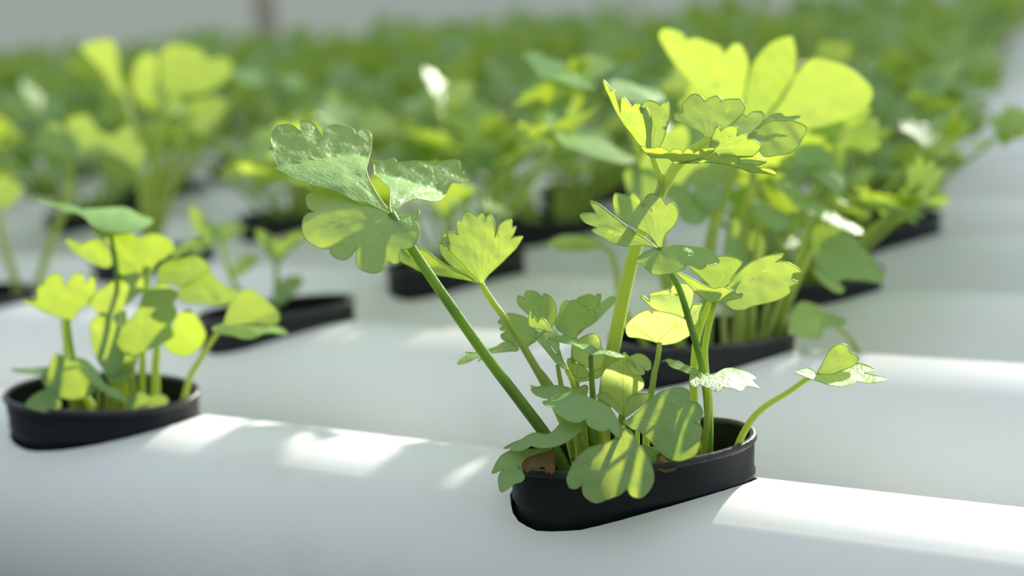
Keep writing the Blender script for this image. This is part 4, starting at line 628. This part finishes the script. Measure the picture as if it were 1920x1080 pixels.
   dict(m='k',d=2.6,O=[-29.6,3.2,44],e1=[0.793,0.597,-0.124],e2=[-0.378,0.641,0.668],k=[0.002,0.002,0],p=[(-6.3,6.7),(-0.3,11.7),(5.9,10.7),(11,8.2),(4.5,2),(-1.5,-1)]),
   dict(m='l',d=2.6,O=[-28.2,1.7,44.4],e1=[0.985,0.17,-0.003],e2=[-0.108,0.641,0.76],k=[0.002,0.002,0],p=[(0,0),(-6.6,-1.7),(-11.9,-8),(-17.5,-6.3),(-12.5,0.9),(-6.4,4.5)]),
  ]),
 ]),
 dict(key='second_far_left',o=[-0.575,0.128,0.05],st=[
  dict(m='s',r=2.2,P=[[52.8,42.4,79.2],[51.2,40,67.3],[48.2,36.4,53.6],[42.1,31,39],[33.7,21.4,13.8],[30,18.8,4.8]],lf=[
   dict(m='k',d=3,O=[52.8,42.5,79.7],e1=[0.897,0.436,-0.077],e2=[-0.147,0.457,0.878],k=[0.002,0.002,0],p=[(-21.5,13),(-15.1,19.7),(-9.2,20.9),(-4.7,14.4),(-0.8,10.1),(1.9,1.6),(-2.7,1.4),(-10.9,3.7),(-18.1,6.5)]),
   dict(m='k',d=3,O=[53.6,41.8,79.8],e1=[0.848,0.52,-0.101],e2=[-0.212,0.509,0.834],k=[0.001,0.002,0],p=[(-1.2,2.8),(-4.8,17),(-4.3,23.8),(1.5,27.1),(6.4,27.2),(10.7,21.6),(14,17.2),(22.1,15),(26.9,19.5),(31.4,19.3),(33.5,12.6),(39.9,7),(40.8,1.2),(36.6,-6.1),(32.4,-3.1),(27.1,1.4),(18.9,3.7),(9.2,1.2),(2.5,-1.1)]),
  ]),
  dict(m='s',r=2.2,P=[[12.9,20.1,56.4],[13.5,18.2,44.4],[16.9,16.7,29.1],[21.3,15.7,13.7],[21.7,14.8,5.5]],lf=[
   dict(m='k',d=3,O=[16.5,22.4,58.1],e1=[0.897,0.436,-0.077],e2=[-0.166,0.492,0.855],k=[0.002,0.002,0],p=[(-10.6,12.9),(-4.8,15.6),(1.5,14.3),(9.8,8.6),(6.8,3),(1.5,-3.5),(-6.9,-1.1)]),
  ]),
 ]),
 dict(key='third_bright',o=[-0.53,0.23,0.05],st=[
  dict(m='s',r=2.6,P=[[6.8,27.4,105.6],[4.7,20.2,84.3],[-0.2,10.5,58.9],[-1.4,-2.4,16]],lf=[
   dict(m='k',d=3.5,O=[1.7,25.5,108.2],e1=[0.936,0.348,-0.052],e2=[-0.092,0.385,0.918],k=[0.001,0.001,0],p=[(-17.8,4.8),(-17.2,18.7),(-9.4,25.8),(-2.9,22),(-3.2,4.7),(-6.1,-3.6),(-13.5,-4.7)]),
   dict(m='k',d=3.5,O=[9.8,26.4,108.9],e1=[0.848,0.52,-0.101],e2=[-0.118,0.372,0.92],k=[0.001,0.001,0],p=[(-7.1,22.6),(-0.7,30.1),(10.3,29.1),(18.1,25.8),(22.6,19.8,1),(25.9,21),(34.9,21.2),(37.4,12.9),(29.5,3.5),(15.3,-2.4),(2.2,-1.3),(-5.5,2.8)]),
  ]),
  dict(m='s',r=2.2,P=[[17.5,34.3,94.5],[11.2,23.9,74.7],[5.1,13,52.8],[1.6,-0.9,15.8]],lf=[
   dict(m='k',d=3.5,O=[11,22.5,97.2],e1=[0.897,0.436,-0.077],e2=[-0.166,0.492,0.855],k=[0.001,0.001,0],p=[(-10.7,6),(-3.2,12.4),(5,9.7),(6.9,-0),(0.3,-3.9),(-7.8,0.9)]),
   dict(m='k',d=3.5,O=[17.5,34.3,94.5],e1=[0.848,0.52,-0.101],e2=[-0.143,0.409,0.901],k=[0.001,0.001,0],p=[(-4.5,3.5),(7.4,9.8),(19.9,8.4),(21.4,-3.4),(13.6,-13.1),(1.6,-13.2)]),
  ]),
  dict(m='s',r=2,P=[[-25.3,21.4,109.5],[-17.4,16.6,89.7],[-9.2,9.1,59.2],[-2.4,-2.9,16.1]],lf=[
   dict(m='k',d=3.5,O=[-27.4,21,111.9],e1=[0.966,0.258,-0.027],e2=[-0.089,0.429,0.899],k=[0.001,0.001,0],p=[(-28.8,29.3),(-19,32.8),(-7.9,32.5),(-3.2,22.6),(-0.6,8.3),(3.4,-3.1),(-3.7,-0.1),(-15,14.1),(-25.6,23.9)]),
  ]),
  dict(m='s',r=2,P=[[44.2,57.4,111.2],[33.8,42.8,89.6],[12,18.8,55.2],[3.6,0.1,15.6]],lf=[
   dict(m='w',d=3.5,O=[46.2,58.3,111],e1=[0.793,0.597,-0.124],e2=[-0.504,0.756,0.418],k=[0,0,0],p=[(-9.7,11.2),(2,15.7),(10.5,3.1),(3.4,-7.9),(-7.1,-1.7)]),
   dict(m='w',d=3.5,O=[68.6,68.3,105.8],e1=[0.793,0.597,-0.124],e2=[-0.504,0.756,0.418],k=[0,0,0],p=[(-3.8,11.5),(4.6,15.5),(10.6,3.1),(4.4,-5.5),(-2.8,1.7)]),
  ]),
 ]),
]
MATS = {'l': 'leaf', 'k': 'leaf', 'w': 'leaf', 'y': 'young', 'b': 'brown'}
PLABEL = {'front': 'celery plant in sharp focus, tallest and nearest, with leaves hanging over its cup',
          'near_left': 'bushy yellow-green celery plant in the left cup of the nearest pipe',
          'behind_front': 'tall celery plant with big backlit yellow leaves, right behind the front plant',
          'second_left': 'small sparse celery plant in the second pipe, beside the near left plant',
          'second_far_left': 'celery plant with long bare stalks at the left edge, second pipe',
          'third_bright': 'celery plant with bright yellow blurred leaves at upper left, third pipe'}
PLACE = {'front': (0, 0), 'near_left': (0, 1), 'behind_front': (1, 0), 'second_left': (1, 1), 'second_far_left': (1, 2), 'third_bright': (2, 2)}
seed = 1.
for P in PLANTS:
    root = empty('celery_plant', P['o'])
    tag(root, PLABEL[P['key']], 'plant', 'celery plants in the growing pipes')
    for s_ in P['st']:
        pts = spline([Vector(q) * .001 for q in s_['P']], 7)
        mb = MB(); r = s_['r'] * .001
        mb.tube(pts, lambda t: r * (.72 + .42 * t), 10 if s_['m'] != 'sp' else 8, 0, .07)
        st = link('stalk', mb.mesh('stalk'), [M[s_['m']]], root)
        for l in s_['lf']:
            seed += 3.17
            mb = MB()
            blade(mb, l['p'], Vector(l['O']), Vector(l['e1']), Vector(l['e2']), l['k'], l['d'], 4, .22 if l['m'] != 'b' else 1.1, l['m'] != 'b', seed)
            m_ = M[MATS[l['m']]]
            o = link('leaflet', mb.mesh('leaflet'), [m_, M['vein'] if l['m'] != 'b' else m_, M['edge'] if l['m'] != 'b' else m_], st)
            if l['m'] == 'b': o['label'] = 'brown withered leaflet'

# ------------------------------------------------------------------ the other plants: a few grown forms, copied
HALF = [(.03, .0), (.09, .2), (.22, .33), (.38, .36), (.50, .42), (.43, .50, 1), (.52, .60), (.43, .68), (.34, .62, 1), (.35, .78), (.25, .86), (.17, .78, 1), (.13, .93)]
LEAFP = HALF + [(0, 1.0)] + [(-q[0], *q[1:]) for q in reversed(HALF)]
def grow(seed):
    r = random.Random(seed); plant = []
    n = r.randint(14, 17)
    for k in range(n):
        az = 2 * math.pi * (k + r.uniform(-.3, .3)) / n * 1.618 * 3
        H = r.uniform(.035, .075) if k > 2 else r.uniform(.07, .092)
        out = r.uniform(.25, .8) * H if k < 9 else r.uniform(.7, 1.1) * H
        d = Vector((math.cos(az), math.sin(az), 0))
        b = d * r.uniform(.002, .012)
        tip = b + d * out + Vector((0, 0, H))
        path = spline([b, b.lerp(tip, .4) + Vector((0, 0, H * .1)), tip], 5)
        sm = MB(); sm.tube(path, lambda t: .0021 - .0011 * t, 6)
        lm = MB()
        size = r.uniform(24, 36)
        dirn = (path[-1] - path[-2]).normalized()
        side = dirn.cross(Vector((0, 0, 1))); side = side.normalized() if side.length > .05 else Vector((1, 0, 0))
        for q in (-1, 0, 1):
            yd = (dirn * (.75 if q else 1.0) + side * q * .9 + Vector((0, 0, r.uniform(-.35, .35)))).normalized()
            nn = (Vector((r.uniform(-.6, .6), r.uniform(-.6, .6), 1))).normalized()
            xd = yd.cross(nn).normalized(); L_ = size * (1 if not q else r.uniform(.75, .95))
            W_ = L_ * r.uniform(.95, 1.25)
            blade(lm, [(p[0] * W_, p[1] * L_, *p[2:]) for p in LEAFP], path[-1] * 1000, xd, yd,
                  (r.uniform(-.006, .012), r.uniform(-.012, .004), 0), 7., 2, .5, False, r.uniform(0, 50), margin=False)
        lm2 = None
        if r.random() < .35:
            lm2 = MB()
            for q in (-1, 1):
                pb = path[len(path) * 6 // 10]
                yd = (dirn * .5 + side * q + Vector((0, 0, r.uniform(-.1, .5)))).normalized()
                nn = Vector((r.uniform(-.5, .5), r.uniform(-.5, .5), 1)).normalized(); xd = yd.cross(nn).normalized(); L_ = size * r.uniform(.6, .8)
                blade(lm2, [(p[0] * L_, p[1] * L_, *p[2:]) for p in LEAFP], pb * 1000, xd, yd, (.006, -.006, 0), 7., 2, .5, False, r.uniform(0, 50), margin=False)
        a = sm.mesh('stalk'); a.materials.append(M['s']); c = lm.mesh('leaf'); c.materials.append(M['leaf'])
        c2 = None
        if lm2: c2 = lm2.mesh('leaf'); c2.materials.append(M['leaf'])
        plant.append((a, c, c2))
    return plant
FORMS = [grow(100 + k) for k in range(7)]
taken = set(PLACE.values())
for i in range(NROW):
    for j, x in enumerate(CUPS[i]):
        if (i, j) in taken or (i, j) == (0, 2): continue
        rr = random.Random(i * 131 + j * 7)
        e = empty('celery_plant', (x, ROWY[i], .047)); e.rotation_euler = (0, 0, rr.uniform(0, 6.28))
        sc = rr.uniform(.95, 1.15) * (.7 if x > 0 else 1); e.scale = (sc, sc, sc)
        for a, c, c2 in FORMS[rr.randrange(len(FORMS))]:
            st = link('stalk', a, (), e); link('leaf', c, (), st)
            if c2: link('leaf', c2, (), st)
        pipe, pos = word(i, j, len(CUPS[i]))
        tag(e, 'blurred celery plant on %s, %s' % (pipe, pos), 'plant', 'celery plants in the growing pipes')
# ------------------------------------------------------------------ post by the back wall
mb = MB(); mb.box((-.03, -.03, 0), (.03, .03, 1.75)); mb.box((-.05, -.05, 0), (.05, .05, .04))
o = link('post', mb.mesh('post', 30), [M['post']]); o.location = (-2.86, 3.4, -.80)
tag(o, 'blurred brown post standing in front of the pale wall at upper left', 'post')
